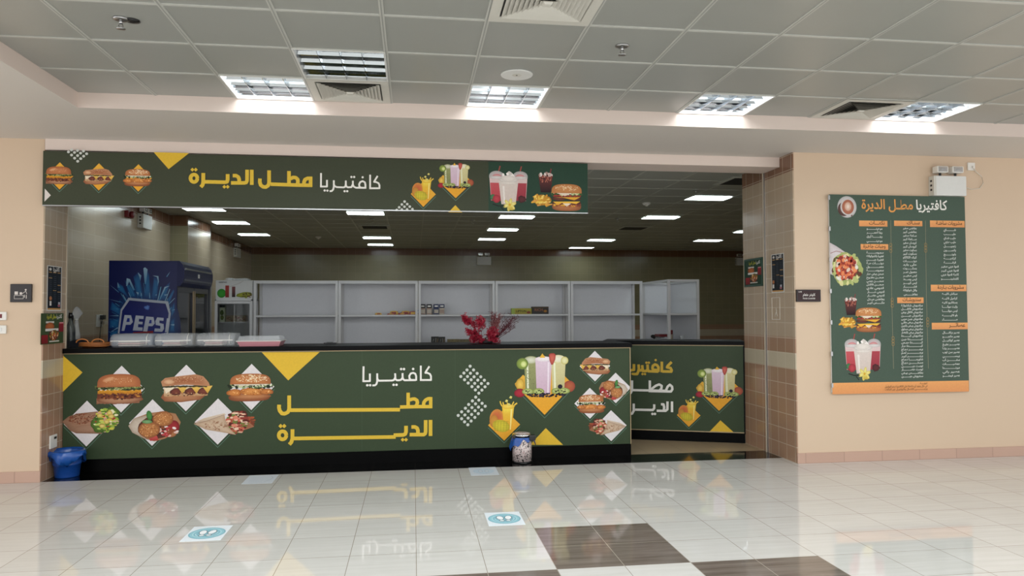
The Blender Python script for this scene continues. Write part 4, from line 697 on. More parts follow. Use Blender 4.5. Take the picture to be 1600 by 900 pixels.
for (cx, cy, w, h), s_, wd in zip(MENU_BARS, HD, WD): P.text(s_, cx+w/2-.03, cy-.008, .052, '#3d2a1c', 'r', .012, wd)
P.text('كافتيريا', (MENU_TITLE[0][0]+MENU_TITLE[1][0])/2, 2.515, .135, 'W', 'c', .02, .345); P.text('مطـل الديرة', (MENU_TITLE[2][0]+MENU_TITLE[3][0])/2, 2.515, .135, '#dd9a52', 'c', .02, .56)
ITEMS = dict(c1a=['موهيتـو', 'ريتا أحمـر', 'ريتـا أزرق', 'موهيتـي'],
 c1b=['سمبوسـة', 'فطيرة بالشوكولاته', 'فطيرة جبـن', 'دونـات حبـة', 'معمـول', 'سمبوسـة', 'صحن بيض حـار', 'صحـن مفتـوح', 'صحـن جبنـي', 'صحـن فلافـل', 'اندومي عادي', 'اندومي حـار', 'اندومي خضـار', 'بطاطس ميـدل', 'مكـس كبيـر'],
 c2a=['بطاطس صغير', 'بطاطس كبير', 'سـلطة صغير', 'سـلطة كبير', 'كروسان صغير', 'كروسان كبير', 'بسكوت صغير', 'بسكوت كبير', 'كيك الكاكاو', 'دونـات', 'حلى بارد', 'بسكـوت', 'معمول تمـر', 'ايس صغيـر', 'ايس وسـط', 'ايس كبيـر', 'فشـار', 'وافل شوكولاته', 'بطاطـس'],
 c2b=['ساندويش شكشوكـة', 'ساندويش فلافـل', 'ساندويش فلافل بيض', 'ساندويش جبـن', 'ساندويش جبـن مربـى', 'ساندويش بيـض مقلـي', 'ساندويش بيـض بالجبن', 'ساندويش بيـض مسلوق', 'ساندويش بيـض بالخضار', 'ساندويش كبـدة', 'كبـدة جبـن', 'كبـدة حمـص', 'كبـدة حـار', 'برجـر دجـاج', 'برجـر لحـم', 'برجـر كبيـر', 'شاورمـا دجـاج', 'مسخـن دجـاج', 'توست جبـن', 'توست خضـار', 'بطاطـس بيـض', 'سندويش جبـن'],
 c3a=['شـاي', 'حليـب', 'حليب شـاي', 'حليب هـايتي', 'زنجبيـل', 'يانسـون', 'بابونـج', 'كركديـه', 'قرفـة', 'قهوة عربي صغيـر', 'قهوة عربي كبيـر', 'ثلاجة قهوة عربي', 'كابتشينـو'],
 c3b=['سبانش لاتيـه', 'كراميل لاتيـه', 'بستاشيو لاتيـه', 'وايت موكـا', 'ايس موكـا', 'بلو لاتيـه', 'مـاء'],
 c3c=['عصير برتقـال', 'عصير مانجـو', 'عصير كوكتيـل', 'عصيـر بطيـخ', 'عصيـر ريتـا', 'عصير سن توب', 'بيبسـي', 'سفـن أب', 'حمضيـات', 'ميرنـدا', 'عصير راني', 'عصير فيمتـو'])
WID = dict(c1a=.17, c1b=.185, c2a=.15, c2b=.235, c3a=.135, c3b=.17, c3c=.19)
for key, rows in MENU_ROWS:
    for s_, (u, v) in zip(ITEMS[key], rows):
        wd = WID[key]*(1.45 if key == 'c3a' and s_.startswith(('قهوة', 'ثلاجة', 'كابت')) else 1); P.text(s_, u, v-.006, .03, '#dfe0da', 'c', .012, wd)
for k, s_ in enumerate(['تنويـه', 'في حال وجود أي ملاحظة على الكافتيريا نرجو التواصل', 'يرجـى الاتصال والتواصـل عبر الهاتف']): P.text(s_, 5.1, .76-.028*k, .026, '#4a2f1c', 'r', .01, (.08, .46, .46)[k])
P.build('printed_face', t)
m = MB(); m.box(4.1, 6.754, .688, 5.575, 6.7785, 2.648, 'white_metal'); m.build('backing_frame', t)
for k in range(7):
    m = MB(); z = .76+.31*k; m.box(4.083, 6.742, z-.022, 4.103, 6.7535, z+.022, 'steel', bev=.002); m.build('edge_clip', t)

def emergency_light(x, y, z, label, rz=0, sz=1.0):
    t = thing('emergency_light', (x, y, z), label, 'emergency light', None, rz)
    m = MB(); m.box(-.18, -.075, 0, .18, 0, .2, 'white_metal', bev=.004); m.build('battery_box', t, True)
    m = MB(); m.box(-.182, -.0765, .002, -.155, -.001, .198, 'vent_paint')
    for k in range(3): m.box(-.1835, -.05, .05+.045*k, -.182, -.025, .07+.045*k, 'black_plastic')
    m.build('side_vents', t, True)
    for hx in (-.085, .085):
        m = MB(); m.tube([(hx, -.04, .2), (hx, -.04, .235)], .012, 'black_plastic'); m.build('swivel', t, True)
        m = MB(); m.box(hx-.062, -.085, .232, hx+.062, -.01, .298, 'white_plastic', bev=.008); hd = m.build('lamp_head', t, True)
        m = MB(); m.box(hx-.05, -.0865, .24, hx+.05, -.083, .29, 'chrome'); m.box(hx-.02, -.089, .257, hx+.02, -.0865, .272, 'steel'); g = m.build('reflector', hd, True)
    return t
mat('glass_clear', '#f2f6f6', .03, trans=1, ior=1.45); mat('clear_plastic', '#e4e8ea', .15, alpha=.3); mat('cable_white', '#d5cdbf', .5)
emergency_light(5.385, 6.778, 2.655, 'white twin-headed emergency light above the green menu board')
t = thing('wall_socket', (5.68, 6.775, 2.94), 'small white socket with cable beside the emergency light above the menu', 'socket')
m = MB(); m.box(5.64, 6.765, 2.93, 5.72, 6.78, 3.01, 'white_plastic', bev=.003); m.build('plate', t)
m = MB(); m.box(5.685, 6.752, 2.95, 5.705, 6.765, 2.975, 'white_plastic', bev=.003); m.build('plug', t)
m = MB(); m.tube([(5.695, 6.755, 2.95), (5.72, 6.76, 2.92), (5.79, 6.765, 2.87), (5.81, 6.768, 2.80), (5.77, 6.77, 2.745), (5.68, 6.772, 2.735), (5.58, 6.772, 2.76)], .004, 'cable_white', 6); m.build('cable', t)
# plaque
t = thing('room_plaque', (3.87, 6.77, 1.585), 'small dark brown room plaque with pale lettering left of the menu board', 'sign')
m = MB(); mat('plaque_frame', '#1a1214', .35); m.box(3.742, 6.757, 1.585, 3.995, 6.78, 1.705, 'plaque_frame', bev=.003); m.build('frame', t)
P = Print(lambda u, v, d: (u, 6.7565-d, v), .0001); P.slab((3.752, 1.595, 3.985, 1.695), '#3a2a2b', .001); P.text('G-RB', 3.76, 1.678, .016, 'W', 'l', .01); P.text('كاونتر طعام', 3.87, 1.643, .035, 'W', 'c', .01, .13); P.text('FOOD COUNTER', 3.87, 1.61, .02, 'W', 'c', .01, .13); P.build('face', t)
# icon plate, left wall
t = thing('room_sign', (-3.46, 7.04, 1.6), 'square black wall sign with a white serving counter pictogram', 'sign')
m = MB(); m.box(-3.548, 7.028, 1.6, -3.372, 7.05, 1.762, 'plaque_frame', bev=.004); m.build('plate', t)
P = Print(lambda u, v, d: (u, 7.0275-d, v), .0001); P.lay = 2; c = '#cfc6c0'
for q in ((-3.51, 1.667, -3.482, 1.695), (-3.468, 1.667, -3.448, 1.688)): P.poly([(q[0], q[1]), (q[2], q[1]), (q[2], q[3]), (q[0], q[3])], c)
P.stroke([(-3.512, 1.66), (-3.438, 1.66), (-3.438, 1.63), (-3.512, 1.63), (-3.512, 1.66)], .003, c); P.dots([(-3.418, 1.71)], .008, c); P.stroke([(-3.418, 1.7), (-3.408, 1.672)], .004, c); P.stroke([(-3.418, 1.698), (-3.445, 1.675)], .004, c); P.stroke([(-3.428, 1.665), (-3.428, 1.64)], .006, c); P.stroke([(-3.412, 1.665), (-3.412, 1.632)], .006, c)
P.build('pictogram', t)
for z, l, rd in ((1.44, 'white plate with dark red square, upper of two at the left edge', 1), (1.32, 'white rocker switch plate, lower of two at the left edge', 0)):
    t = thing('wall_switch', (-3.62, 7.04, z), l, 'switch'); m = MB(); m.box(-3.665, 7.032, z, -3.578, 7.05, z+.075, 'white_plastic', bev=.006); m.build('plate', t)
    mat('red_dark', '#6b1a1e', .4); m = MB(); m.box(-3.64, 7.029, z+.02, -3.612, 7.033, z+.055, 'red_dark' if rd else 'white_metal'); m.build('button', t)
t = thing('wall_socket', (XL, 7.25, .26), 'white socket low on the left tiled jamb above the blue bin', 'socket')
m = MB(); m.box(XL, 7.19, .265, XL+.012, 7.32, .385, 'white_plastic', bev=.004); m.build('plate', t)
m = MB(); m.box(XL+.011, 7.26, .345, XL+.016, 7.30, .365, 'black_plastic'); m.build('pin_slot', t)

# posters on the jambs
def drink_menu(place, u0, v0, u1, v1, name_label, flip=0):
    P = Print(place, .0001); P.slab((u0, v0, u1, v1), '#c9c5bd', .002); P.lay = 2; w, h = u1-u0, v1-v0
    def R(a, b, c, d, col): P.poly([(u0+w*a, v0+h*b), (u0+w*c, v0+h*b), (u0+w*c, v0+h*d), (u0+w*a, v0+h*d)], col)
    R(.05, .04, .95, .98, '#161b22'); R(.05, .03, .95, .065, '#b98a4e'); P.text('كافتيريا', u0+w*.62, v0+h*.89, .06, 'W', 'c', .01, w*.45)
    P.blob(u0+w*.2, v0+h*.92, w*.09, h*.035, '#d8d5d0', '#8f8a84')
    for a in (.1, .4, .7): R(a, .845, a+.2, .86, '#c89a5e')
    for a, b in ((.1, .72), (.7, .57), (.4, .45), (.7, .42)): R(a, b, a+.22, b+.015, '#c89a5e')
    for a in (.12, .42, .72):
        for k in range(14): R(a, .2+.043*k, a+.17, .206+.043*k, '#5b626b')
    P.blob(u0+w*.2, v0+h*.28, w*.1, h*.05, '#b5744a', '#6d4a33'); R(.14, .12, .26, .22, '#d8d2cc'); R(.72, .1, .86, .2, '#a8a8b0'); P.blob(u0+w*.78, v0+h*.12, w*.1, h*.03, '#b5464a', '#7d7a80')
    return P
t = thing('poster', (XL, 7.24, 1.52), 'narrow black drinks menu poster on the left tiled jamb', 'poster')
drink_menu(lambda u, v, d: (XL+.004+d, u, v), 7.10, 1.52, 7.375, 1.935, '').build('sheet', t); m = MB(); m.box(XL, 7.11, 1.53, XL+.0019, 7.365, 1.925, 'white_plastic'); m.build('mount', t)
t = thing('poster', (XR, 7.1, 1.68), 'narrow black drinks menu poster on the right jamb beside the metal strip', 'poster')
drink_menu(lambda u, v, d: (XR-.004-d, 14.21-u, v), 6.975, 1.682, 7.24, 2.085, '').build('sheet', t); m = MB(); m.box(XR-.0019, 6.98, 1.69, XR, 7.23, 2.075, 'white_plastic'); m.build('mount', t)
def promo(place, u0, v0, u1, v1, bgc):
    P = Print(place, .0001); P.slab((u0, v0, u1, v1), bgc, .003); P.lay = 2; w, h = u1-u0, v1-v0
    P.text('كافتيريا', u0+w*.8, v0+h*.84, .05, 'W', 'c', .01, w*.25); P.text('مطل الديرة', u0+w*.45, v0+h*.84, .05, '#c9c23c', 'c', .01, w*.42)
    def R(a, b, c, d, col, c2=None): P.poly([(u0+w*a, v0+h*b), (u0+w*c, v0+h*b), (u0+w*c, v0+h*d), (u0+w*a, v0+h*d)], col, c2)
    R(.02, .02, .3, .3, '#8e1f24', '#6d1a1e'); R(.78, .38, 1, .68, '#8e1f26', '#7a1a24'); R(.8, .66, .98, .7, '#c98a8a'); R(.2, .68, .56, .74, '#cfcac0'); P.blob(u0+w*.38, v0+h*.58, w*.2, h*.12, '#b5652f', '#8a4526', wob=.1)
    R(.18, .42, .76, .5, '#d8d4cc'); P.blob(u0+w*.56, v0+h*.28, w*.22, h*.17, '#a84a34', '#5d2a22', wob=.08); P.specks(60, u0+w*.55, v0+h*.27, w*.2, h*.16, .008, ['#c98a3c', '#e3c9a8', '#6d2a24', '#d8a04a', '#5f7a35'], 5, 1.4); R(.34, .06, .78, .1, '#cfc9be')
    return P
t = thing('poster', (XL+.01, 7.18, 1.22), 'green promo poster of fried food overhanging the left wall corner above the counter', 'poster')
promo(lambda u, v, d: (XL+.012+d, u, v), 6.985, 1.222, 7.405, 1.5, '#3c4c2c').build('sheet', t); m = MB(); m.box(XL, 7.1, 1.25, XL+.009, 7.38, 1.48, 'white_plastic'); m.build('mount', t)
t = thing('poster', (XR, 7.64, 1.77), 'green framed promo poster on the right jamb nearest the kitchen', 'poster')
promo(lambda u, v, d: (XR-.008-d, 15.28-u, v), 7.445, 1.785, 7.835, 2.055, '#1f3a28').build('sheet', t); m = MB(); mat('frame_green', '#2c4a3c', .35)
for a in ((7.425, 1.765, 7.855, 1.785), (7.425, 2.055, 7.855, 2.075), (7.425, 1.785, 7.445, 2.055), (7.835, 1.785, 7.855, 2.055)): m.box(XR-.012, a[0], a[1], XR, a[2], a[3], 'frame_green')
m.build('frame', t)
t = thing('document_sleeve', (XR, 7.15, 1.4), 'empty clear plastic document sleeve on the right jamb below the drinks poster', 'sleeve')
m = MB(); 
for a in ((7.07, 1.41, 7.075, 1.63), (7.235, 1.41, 7.24, 1.63), (7.07, 1.63, 7.24, 1.635), (7.07, 1.405, 7.24, 1.41)): m.box(XR-.004, a[0], a[1], XR, a[2], a[3], 'cable_white')
m.tube([(XR-.004, 7.17, 1.44), (XR-.005, 7.13, 1.5)], .004, 'cable_white', 6); m.tube([(XR-.004, 7.12, 1.44), (XR-.005, 7.15, 1.53)], .003, 'cable_white', 6); m.build('rim', t)

# floor stickers: four square distancing decals
def sticker(x, y, label, worn=0):
    t = thing('floor_sticker', (x, y, 0), label, 'floor sticker', 'square distancing stickers on the floor')
    P = Print(lambda u, v, d: (x+u, y+v, .0012+d), .0001); P.slab((-.13, -.17, .13, .17), '#dfe6ea' if not worn else '#cdd5dc', .001); P.lay = 2
    if not worn:
        for rx, ry, c in ((.118, .128, '#7fb2bf'), (.108, .118, '#93c4ce'), (.092, .1, '#b5dbe0'), (.086, .094, '#86b9c6')): P.blob(0, 0, rx, ry, c, c, n=40)
        for s_ in (-1, 1):
            P.blob(s_*.03, .02, .027, .05, '#22343c', '#22343c', rot=-s_*.12); P.blob(s_*.03, .02, .023, .045, '#f0f3f4', '#f0f3f4', rot=-s_*.12)
            P.blob(s_*.023, -.05, .02, .022, '#22343c', '#22343c'); P.blob(s_*.023, -.05, .016, .018, '#dfe6e8', '#dfe6e8')
        P.stroke([(.07*math.cos(a/10*PI+PI/2+.4), .09*math.sin(a/10*PI+PI/2+.4)) for a in range(4, 8)], .004, '#d5edf0'); P.stroke([(.07*math.cos(a/10*PI-PI/2-.2), .09*math.sin(a/10*PI-PI/2-.2)) for a in range(2, 7)], .004, '#d5edf0')
    elif worn == 1:
        P.stroke([(.05, -.1), (.09, -.03), (.1, .05), (.07, .12)], .004, '#9aa9b5')
        for k in range(4): P.stroke([(-.09, -.1+.05*k), (.03, -.1+.05*k)], .002, '#b5c0c9')
    else:
        P.blob(0, 0, .1, .11, '#c3d3dd', '#bccedb'); 
        for s_ in (-1, 1): P.blob(s_*.03, 0, .022, .05, '#d8e0e6', '#a5b5c2')
    P.build('decal', t)
sticker(.655, 5.31, 'blue and white footprint floor sticker left of the dark brown tiles'); sticker(-1.39, 5.26, 'blue and white footprint floor sticker on the left, alone between counter and viewer')
sticker(-1.36, 6.87, 'worn faded square floor sticker near the black threshold, left one', 1); sticker(.656, 6.9, 'faded square floor sticker near the black threshold, left of the speckled bin', 2)
# ================================================================ DRINKS FRIDGE
print_mat('print_gloss', .35, .25); mat('fridge_blue', '#07123f', .35, spec=.2); mat('fridge_dark', '#10131f', .3); mat('glass_dark', '#3c4245', .06, trans=.75, ior=1.3); mat('fridge_inside', '#8d8f8c', .5); mat('grey_panel', '#4c4f5a', .5)
FX0, FX1, FY0, FY1 = -3.265, -2.56, 8.42, 9.65
t = thing('drinks_fridge', (-2.9, 9.03, 0), 'tall blue two-door drinks fridge with ice and can artwork on its side', 'fridge')
m = MB()
for a in ((FX0, FY0, .1, FX1-.05, FY0+.04, 1.98), (FX0, FY1-.04, .1, FX1-.05, FY1, 1.98), (FX0, FY0, .1, FX0+.04, FY1, 1.98), (FX0, FY0, 0.02, FX1-.02, FY1, .14), (FX0, FY0, 1.8, FX1, FY1, 2.0)): m.box(*a, 'fridge_blue')
m.box(FX0, FY0, 1.99, -2.56, 9.57, 2.068, 'fridge_blue'); m.build('body', t)
m = MB(); pr = [(-2.60, 1.80), (-2.535, 1.79), (-2.505, 1.83), (-2.487, 1.90), (-2.487, 1.97), (-2.505, 2.03), (-2.54, 2.068), (-2.60, 2.068)]
m.prism(pr, 'y', FY0-.001, 9.57, 'fridge_blue'); m.build('canopy', t)
m = MB(); m.box(-2.489, 8.46, 1.975, -2.483, 9.5, 1.992, 'steel'); m.build('canopy_strip', t)
m = MB(); m.box(-2.50, 8.46, 1.85, -2.484, 9.5, 1.872, 'grey_panel'); m.build('lower_strip', t)
m = MB(); m.box(-2.489, 8.93, 1.9, -2.4835, 8.99, 1.945, 'white_metal'); m.build('thermostat', t)
ym = (FY0+FY1)/2
for y0, y1 in ((FY0+.01, ym-.004), (ym+.004, FY1-.01)):
    m = MB()
    for a in ((y0, .16, y0+.05, 1.79), (y1-.05, .16, y1, 1.79), (y0+.05, .16, y1-.05, .24), (y0+.05, 1.73, y1-.05, 1.79)): m.box(-2.60, a[0], a[1], -2.56, a[2], a[3], 'fridge_dark')
    d = m.build('door', t)
    m = MB(); m.box(-2.585, y0+.05, .24, -2.578, y1-.05, 1.73, 'glass_dark'); m.build('door_glass', d)
    m = MB(); yh = y1-.03 if y0 < ym-.1 else y0+.03; m.box(-2.56, yh-.008, .2, -2.552, yh+.008, 1.75, 'trim_gold'); m.build('grip_strip', d)
for z in (.45, .8, 1.12, 1.44):
    m = MB(); m.box(FX0+.06, FY0+.06, z, -2.63, FY1-.06, z+.012, 'fridge_inside'); m.build('shelf', t)
m = MB(); m.box(FX0+.045, FY0+.045, .2, FX0+.055, FY1-.045, 1.78, 'fridge_inside'); m.build('liner', t)
A = FRIDGE_ART; P = Print(lambda u, v, d: (u, FY0-.0015-d, v), .00006); P.slab((FX0+.002, .12, FX1-.003, 2.062), '#081447', .001); P.lay = 2
cx0 = (A['box'][0][0]+A['box'][1][0])/2
P.fan([(cx0+.37*math.cos(a), 1.3+.55*math.sin(a)) for a in [PI*k/16 for k in range(17)]]+[(FX0+.01, .2), (-2.57, .2)], '#134a78', '#081645', (cx0, 1.25))
for s_ in A['rays']: P.fan(s_, '#1b5f8c', '#0b2a60')
R = random.Random(3)
for k in range(46):
    a = R.uniform(0, PI); r0 = R.uniform(.3, .4); r1 = r0+R.uniform(.03, .13)*(1.4 if .9 < a < 2.2 else .6); ax, ay = .95, 1.25
    p = (cx0+r0*ax*math.cos(a), 1.22+r0*ay*math.sin(a)); q = (cx0+min(r1, .37 if a < .4 or a > 2.7 else 1)*ax*math.cos(a+.03), 1.22+r1*ay*math.sin(a+.03))
    if FX0 < q[0] < FX1-.01 and q[1] < 2.0: P.stroke([p, q], R.uniform(.002, .007), R.choice(['#3f80a3', '#2a6a96', '#7fa8bc', '#1d5288']))
for s_ in A['shards']: P.poly(s_, '#86a5b8', '#2f6f97')
P.poly(A['can'], '#949ca6', '#a3a8b0'); P.poly(A['inner'], '#0a1452', '#0d1e66'); P.blob(A['top'][0][0], A['top'][0][1], .03, .025, '#5a7fb8', '#1a3184', wob=.3)
P.poly(A['red'], '#7a1420', '#6a1220')
(u0, v1), (u1, v0) = A['box']
for i, ch in enumerate([[(0, 0), (.06, 1), (.2, .98), (.24, .55), (.19, .38), (.09, .38), (.06, 0)], [(.24, .02), (.3, .97), (.47, .93), (.465, .74), (.37, .76), (.365, .58), (.45, .56), (.445, .4), (.355, .42), (.35, .22), (.45, .2), (.445, .0)], [(.46, -.04), (.52, .9), (.68, .86), (.71, .45), (.66, .28), (.57, .29), (.55, -.06)], [(.7, -.06), (.71, .14), (.83, .12), (.83, .3), (.73, .36), (.72, .6), (.76, .84), (.9, .8), (.895, .62), (.81, .64), (.81, .48), (.9, .42), (.91, .1), (.87, -.08)], [(.93, -.1), (.97, .78), (1.02, .77), (.98, -.12)]]):
    w, h = u1-u0, v1-v0; P.poly([(u0+x*w, v0+y*h+.02) for x, y in ch], '#a8aeb8', '#9ca4b0')
for x0, x1, yb, yt in ((.1, .17, .56, .8), (.58, .64, .46, .68)): w, h = u1-u0, v1-v0; P.poly([(u0+x0*w, v0+yb*h+.02), (u0+(x0+.02)*w, v0+yt*h+.02), (u0+x1*w, v0+yt*h+.02), (u0+x1*w, v0+yb*h+.02)], '#14287f')
P.build('side_artwork', t, 'print_gloss')
t = thing('grey_panel', (-2.9, 9.85, 0), 'plain grey upright panel standing between the blue fridge and the small cabinet', 'panel')
m = MB(); m.box(-3.2, 9.74, 0, -2.575, 9.80, 1.93, 'grey_panel', bev=.006); m.build('sheet', t)
m = MB(); m.box(-2.575, 9.735, 0, -2.56, 9.805, 1.935, 'steel'); m.build('edge_strip', t)

# ================================================================ WHITE SHELVING BEHIND THE COUNTER
mat('shelf_white', '#c9c9c9', .45); mat('shelf_back', '#dadce0', .5)
SY = 10.4
def shelf_unit(x0, x1, label, y=SY, depth=.42, z1=1.925, mids=(1.435, 1.02, .55, .12)):
    t = thing('shelf_unit', ((x0+x1)/2, y+depth/2, 0), label, 'shelf', 'white shelf units in a row along the back')
    for px in (x0, x1-.035):
        for py in (y, y+depth-.035):
            m = MB(); m.box(px, py, 0, px+.035, py+.035, z1, 'shelf_white'); m.build('post', t)
    m = MB(); m.box(x0, y, z1-.002, x1, y+depth, z1+.012, 'shelf_white'); m.box(x0+.035, y+.001, z1-.03, x1-.035, y+.02, z1-.002, 'shelf_white'); m.build('top_board', t)
    for z in mids: m = MB(); m.box(x0+.003, y+.003, z, x1-.003, y+depth-.003, z+.024, 'shelf_white'); m.build('shelf_board', t)
    m = MB(); m.box(x0+.004, y+depth-.003, .05, x1-.004, y+depth+.004, z1-.01, 'shelf_back'); m.build('back_panel', t)
    return t
XS = [-2.172, -1.035, .068, 1.160, 2.262, 3.345]
lb = ['empty white shelf unit next to the small cabinet, leftmost of five', 'white shelf unit with yellow snack packs, second of five from the left', 'white shelf unit holding the coffee jars, middle of the five', 'white shelf unit with the yellow and black boxes behind the flowers', 'empty white shelf unit touching the corner unit, fifth from the left']
for i in range(5): shelf_unit(XS[i]+.004, XS[i+1]-.004, lb[i])
# corner unit, turned to face left
t = thing('corner_shelf_unit', (3.7, 10.3, 0), 'open white corner shelf unit turned sideways at the right end of the shelf row', 'shelf')
for px in (3.485, 3.905):
    for py in (9.72, 10.84): m = MB(); m.box(px, py, 0, px+.035, py+.035, 1.905, 'shelf_white'); m.build('post', t)
m = MB()
for a in ((3.485, 9.72, 3.52, 10.875), (3.905, 9.72, 3.94, 10.875), (3.52, 9.72, 3.905, 9.755), (3.52, 10.84, 3.905, 10.875)): m.box(a[0], a[1], 1.905, a[2], a[3], 1.935, 'shelf_white')
m.build('top_frame', t)
for z in (1.44, 1.05, .5): m = MB(); m.box(3.488, 9.723, z, 3.937, 10.872, z+.024, 'shelf_white'); m.build('shelf_board', t)
m = MB(); m.box(3.935, 9.75, .05, 3.94, 10.85, 1.91, 'shelf_back'); m.build('side_panel', t)
m = MB(); m.box(3.52, 10.868, .05, 3.905, 10.876, 1.91, 'shelf_back'); m.build('back_panel', t)

# small glazed cabinet with a boxed appliance on top
t = thing('glass_cabinet', (-2.43, 10.6, 0), 'small white cabinet with a glass front between the fridge and the shelves', 'cabinet')
m = MB()
for a in ((-2.675, 10.4, 0, -2.655, 10.8, 1.68), (-2.2, 10.4, 0, -2.18, 10.8, 1.68), (-2.675, 10.78, 0, -2.18, 10.8, 1.68), (-2.675, 10.4, 1.66, -2.18, 10.8, 1.685), (-2.675, 10.4, 0, -2.18, 10.8, .08)): m.box(*a, 'shelf_white')
m.build('body', t)
m = MB()
for a in ((-2.67, .1, -2.635, 1.655), (-2.215, .1, -2.185, 1.655), (-2.635, 1.62, -2.215, 1.655), (-2.635, .1, -2.215, .14)): m.box(a[0], 10.38, a[1], a[2], 10.4, a[3], 'shelf_white')
d = m.build('door', t); m = MB(); m.box(-2.635, 10.388, .14, -2.215, 10.392, 1.62, 'glass_clear'); m.build('glass_pane', d)
for z in (1.36, .9): m = MB(); m.box(-2.65, 10.42, z, -2.21, 10.77, z+.012, 'shelf_white'); m.build('shelf_board', t)
mat('card_white', '#c4c4c2', .6)
def carton(x0, x1, y0, y1, z0, z1, label, base, draw, cat='box', group=None, name='carton'):
    t = thing(name, ((x0+x1)/2, (y0+y1)/2, z0), label, cat, group); m = MB(); mat('card_'+base.strip('#'), base, .55); m.box(x0, y0, z0, x1, y1, z1, 'card_'+base.strip('#')); m.build('body', t)
    P = Print(lambda u, v, d: (x0+(x1-x0)*u, y0-.0006-d, z0+(z1-z0)*v), .0001); P.lay = 1; draw(P); P.build('printed_face', t); return t
def art_juicer(P):
    P.text('GEEPAS', .08, .86, .09, '#22201f', 'l', .02, .22); P.blob(.16, .3, .12, .24, '#3f9a35', '#2c6f28'); P.poly([(.26, .08), (.36, .08), (.36, .72), (.26, .72)], '#9c3f38', '#7d2f2c'); P.poly([(.44, .1), (.53, .1), (.53, .66), (.44, .66)], '#7a4a4a', '#2c2426')
    P.stroke([(.36, .64), (.5, .74), (.66, .86), (.75, .98)], .02, '#a8a39c'); P.blob(.78, .22, .22, .14, '#a8a83c', '#6f7a2a', rot=.25, wob=.1); P.specks(30, .85, .2, .13, .14, .03, ['#6d4a2c', '#8a8a3a', '#4a3a28'], 3)
carton(-2.67, -2.185, 10.42, 10.75, 1.686, 1.94, 'white blender carton with fruit pictures lying on top of the small glass cabinet', '#c4c4c2', art_juicer)
t = thing('plastic_bag', (-2.4, 10.6, 1.94), 'crumpled clear plastic bag lying on the white blender carton', 'bag')
m = MB(); R = random.Random(2)
for k in range(7): m.ball((-2.55+.045*k, 10.55+R.uniform(-.04, .04), 1.953+R.uniform(0, .01)), .045, 'clear_plastic', 2, (1, .9, .3+.1*R.random()))
m.build('folds', t)
def art_green(P): P.poly([(0, 0), (1, 0), (1, 1), (0, 1)], '#b9bda0'); P.poly([(0, .86), (1, .86), (1, 1), (0, 1)], '#22251f'); P.blob(.45, .55, .34, .16, '#56682a', '#2c3a18', wob=.1); P.blob(.5, .25, .3, .14, '#6d7a34', '#3c4a20', wob=.1)
carton(-2.625, -2.555, 10.45, 10.52, 1.373, 1.60, 'tall narrow green and white carton inside the small glass cabinet', '#b9bda0', art_green)
def art_choc(P): P.poly([(0, 0), (1, 0), (1, 1), (0, 1)], '#8a7a64'); P.specks(50, .5, .5, .5, .45, .05, ['#6d5a45', '#a89a80', '#5d4a3a', '#7d3a30'], 3)
carton(-2.54, -2.28, 10.45, 10.6, 1.373, 1.46, 'flat brown patterned box on the shelf inside the small glass cabinet', '#8a7a64', art_choc)

# stock on the shelves
Z1, Z0, Z2 = 1.4595, 1.0445, 1.0745
mat('leaf_grey', '#23241f', .6); mat('foil_yellow', '#c9a02c', .4); mat('foil_red', '#8a2a22', .4); mat('label_dark', '#17181c', .5); mat('jar_brown', '#8a7060', .3); mat('jar_beige', '#a59a88', .3); mat('blue_dark', '#17264f', .4)
def pack(x, y, z, w, h, mt, rot, label, group='snack packs on the second shelf unit'):
    t = thing('snack_pack', (x, y, z), label, 'snack', group); m = MB()
    pr = [(-w/2, .004), (-w*.4, .0), (w*.4, .0), (w/2, .004), (w/2, .007), (w*.36, h), (0, h*1.1), (-w*.36, h), (-w/2, .007)]
    m.prism(pr, 'y', -.035, .035, mt); m.rot(rot, (0, 0, 0)); m.build('pouch', t, True)
    m = MB(); m.box(-w*.25, -.037, .006, w*.25, -.0345, h*.8, 'foil_red' if mt == 'foil_yellow' else 'foil_yellow'); m.rot(rot, (0, 0, 0)); m.build('brand_patch', t, True)
pack(-.49, 10.5, Z1, .09, .026, 'foil_yellow', .2, 'lone small yellow snack pack, leftmost on the second shelf unit')
pack(-.31, 10.47, Z1, .12, .018, 'foil_red', .1, 'flat red snack pack at the left end of the yellow pile')
pack(-.27, 10.58, Z1, .13, .05, 'foil_yellow', -.1, 'larger yellow snack pack on the left of the pile')
pack(-.16, 10.46, Z1, .11, .024, 'foil_red', .2, 'red snack pack between the two larger yellow ones')
pack(-.11, 10.58, Z1, .13, .05, 'foil_yellow', .15, 'larger yellow snack pack on the right of the pile')
pack(.0, 10.48, Z1, .14, .045, 'foil_red', .05, 'dark red snack pack beside the small white box')
def art_tag(P): P.poly([(.1, .15), (.9, .15), (.9, .3), (.1, .3)], '#55679c'); P.poly([(.1, .6), (.9, .6), (.9, .8), (.1, .8)], '#55679c')
carton(.0+.035, .03+.065, 10.52, 10.56, Z1, Z1+.082, 'small white and blue box beside the shelf post, right of the snack packs', '#9aa3bb', art_tag)
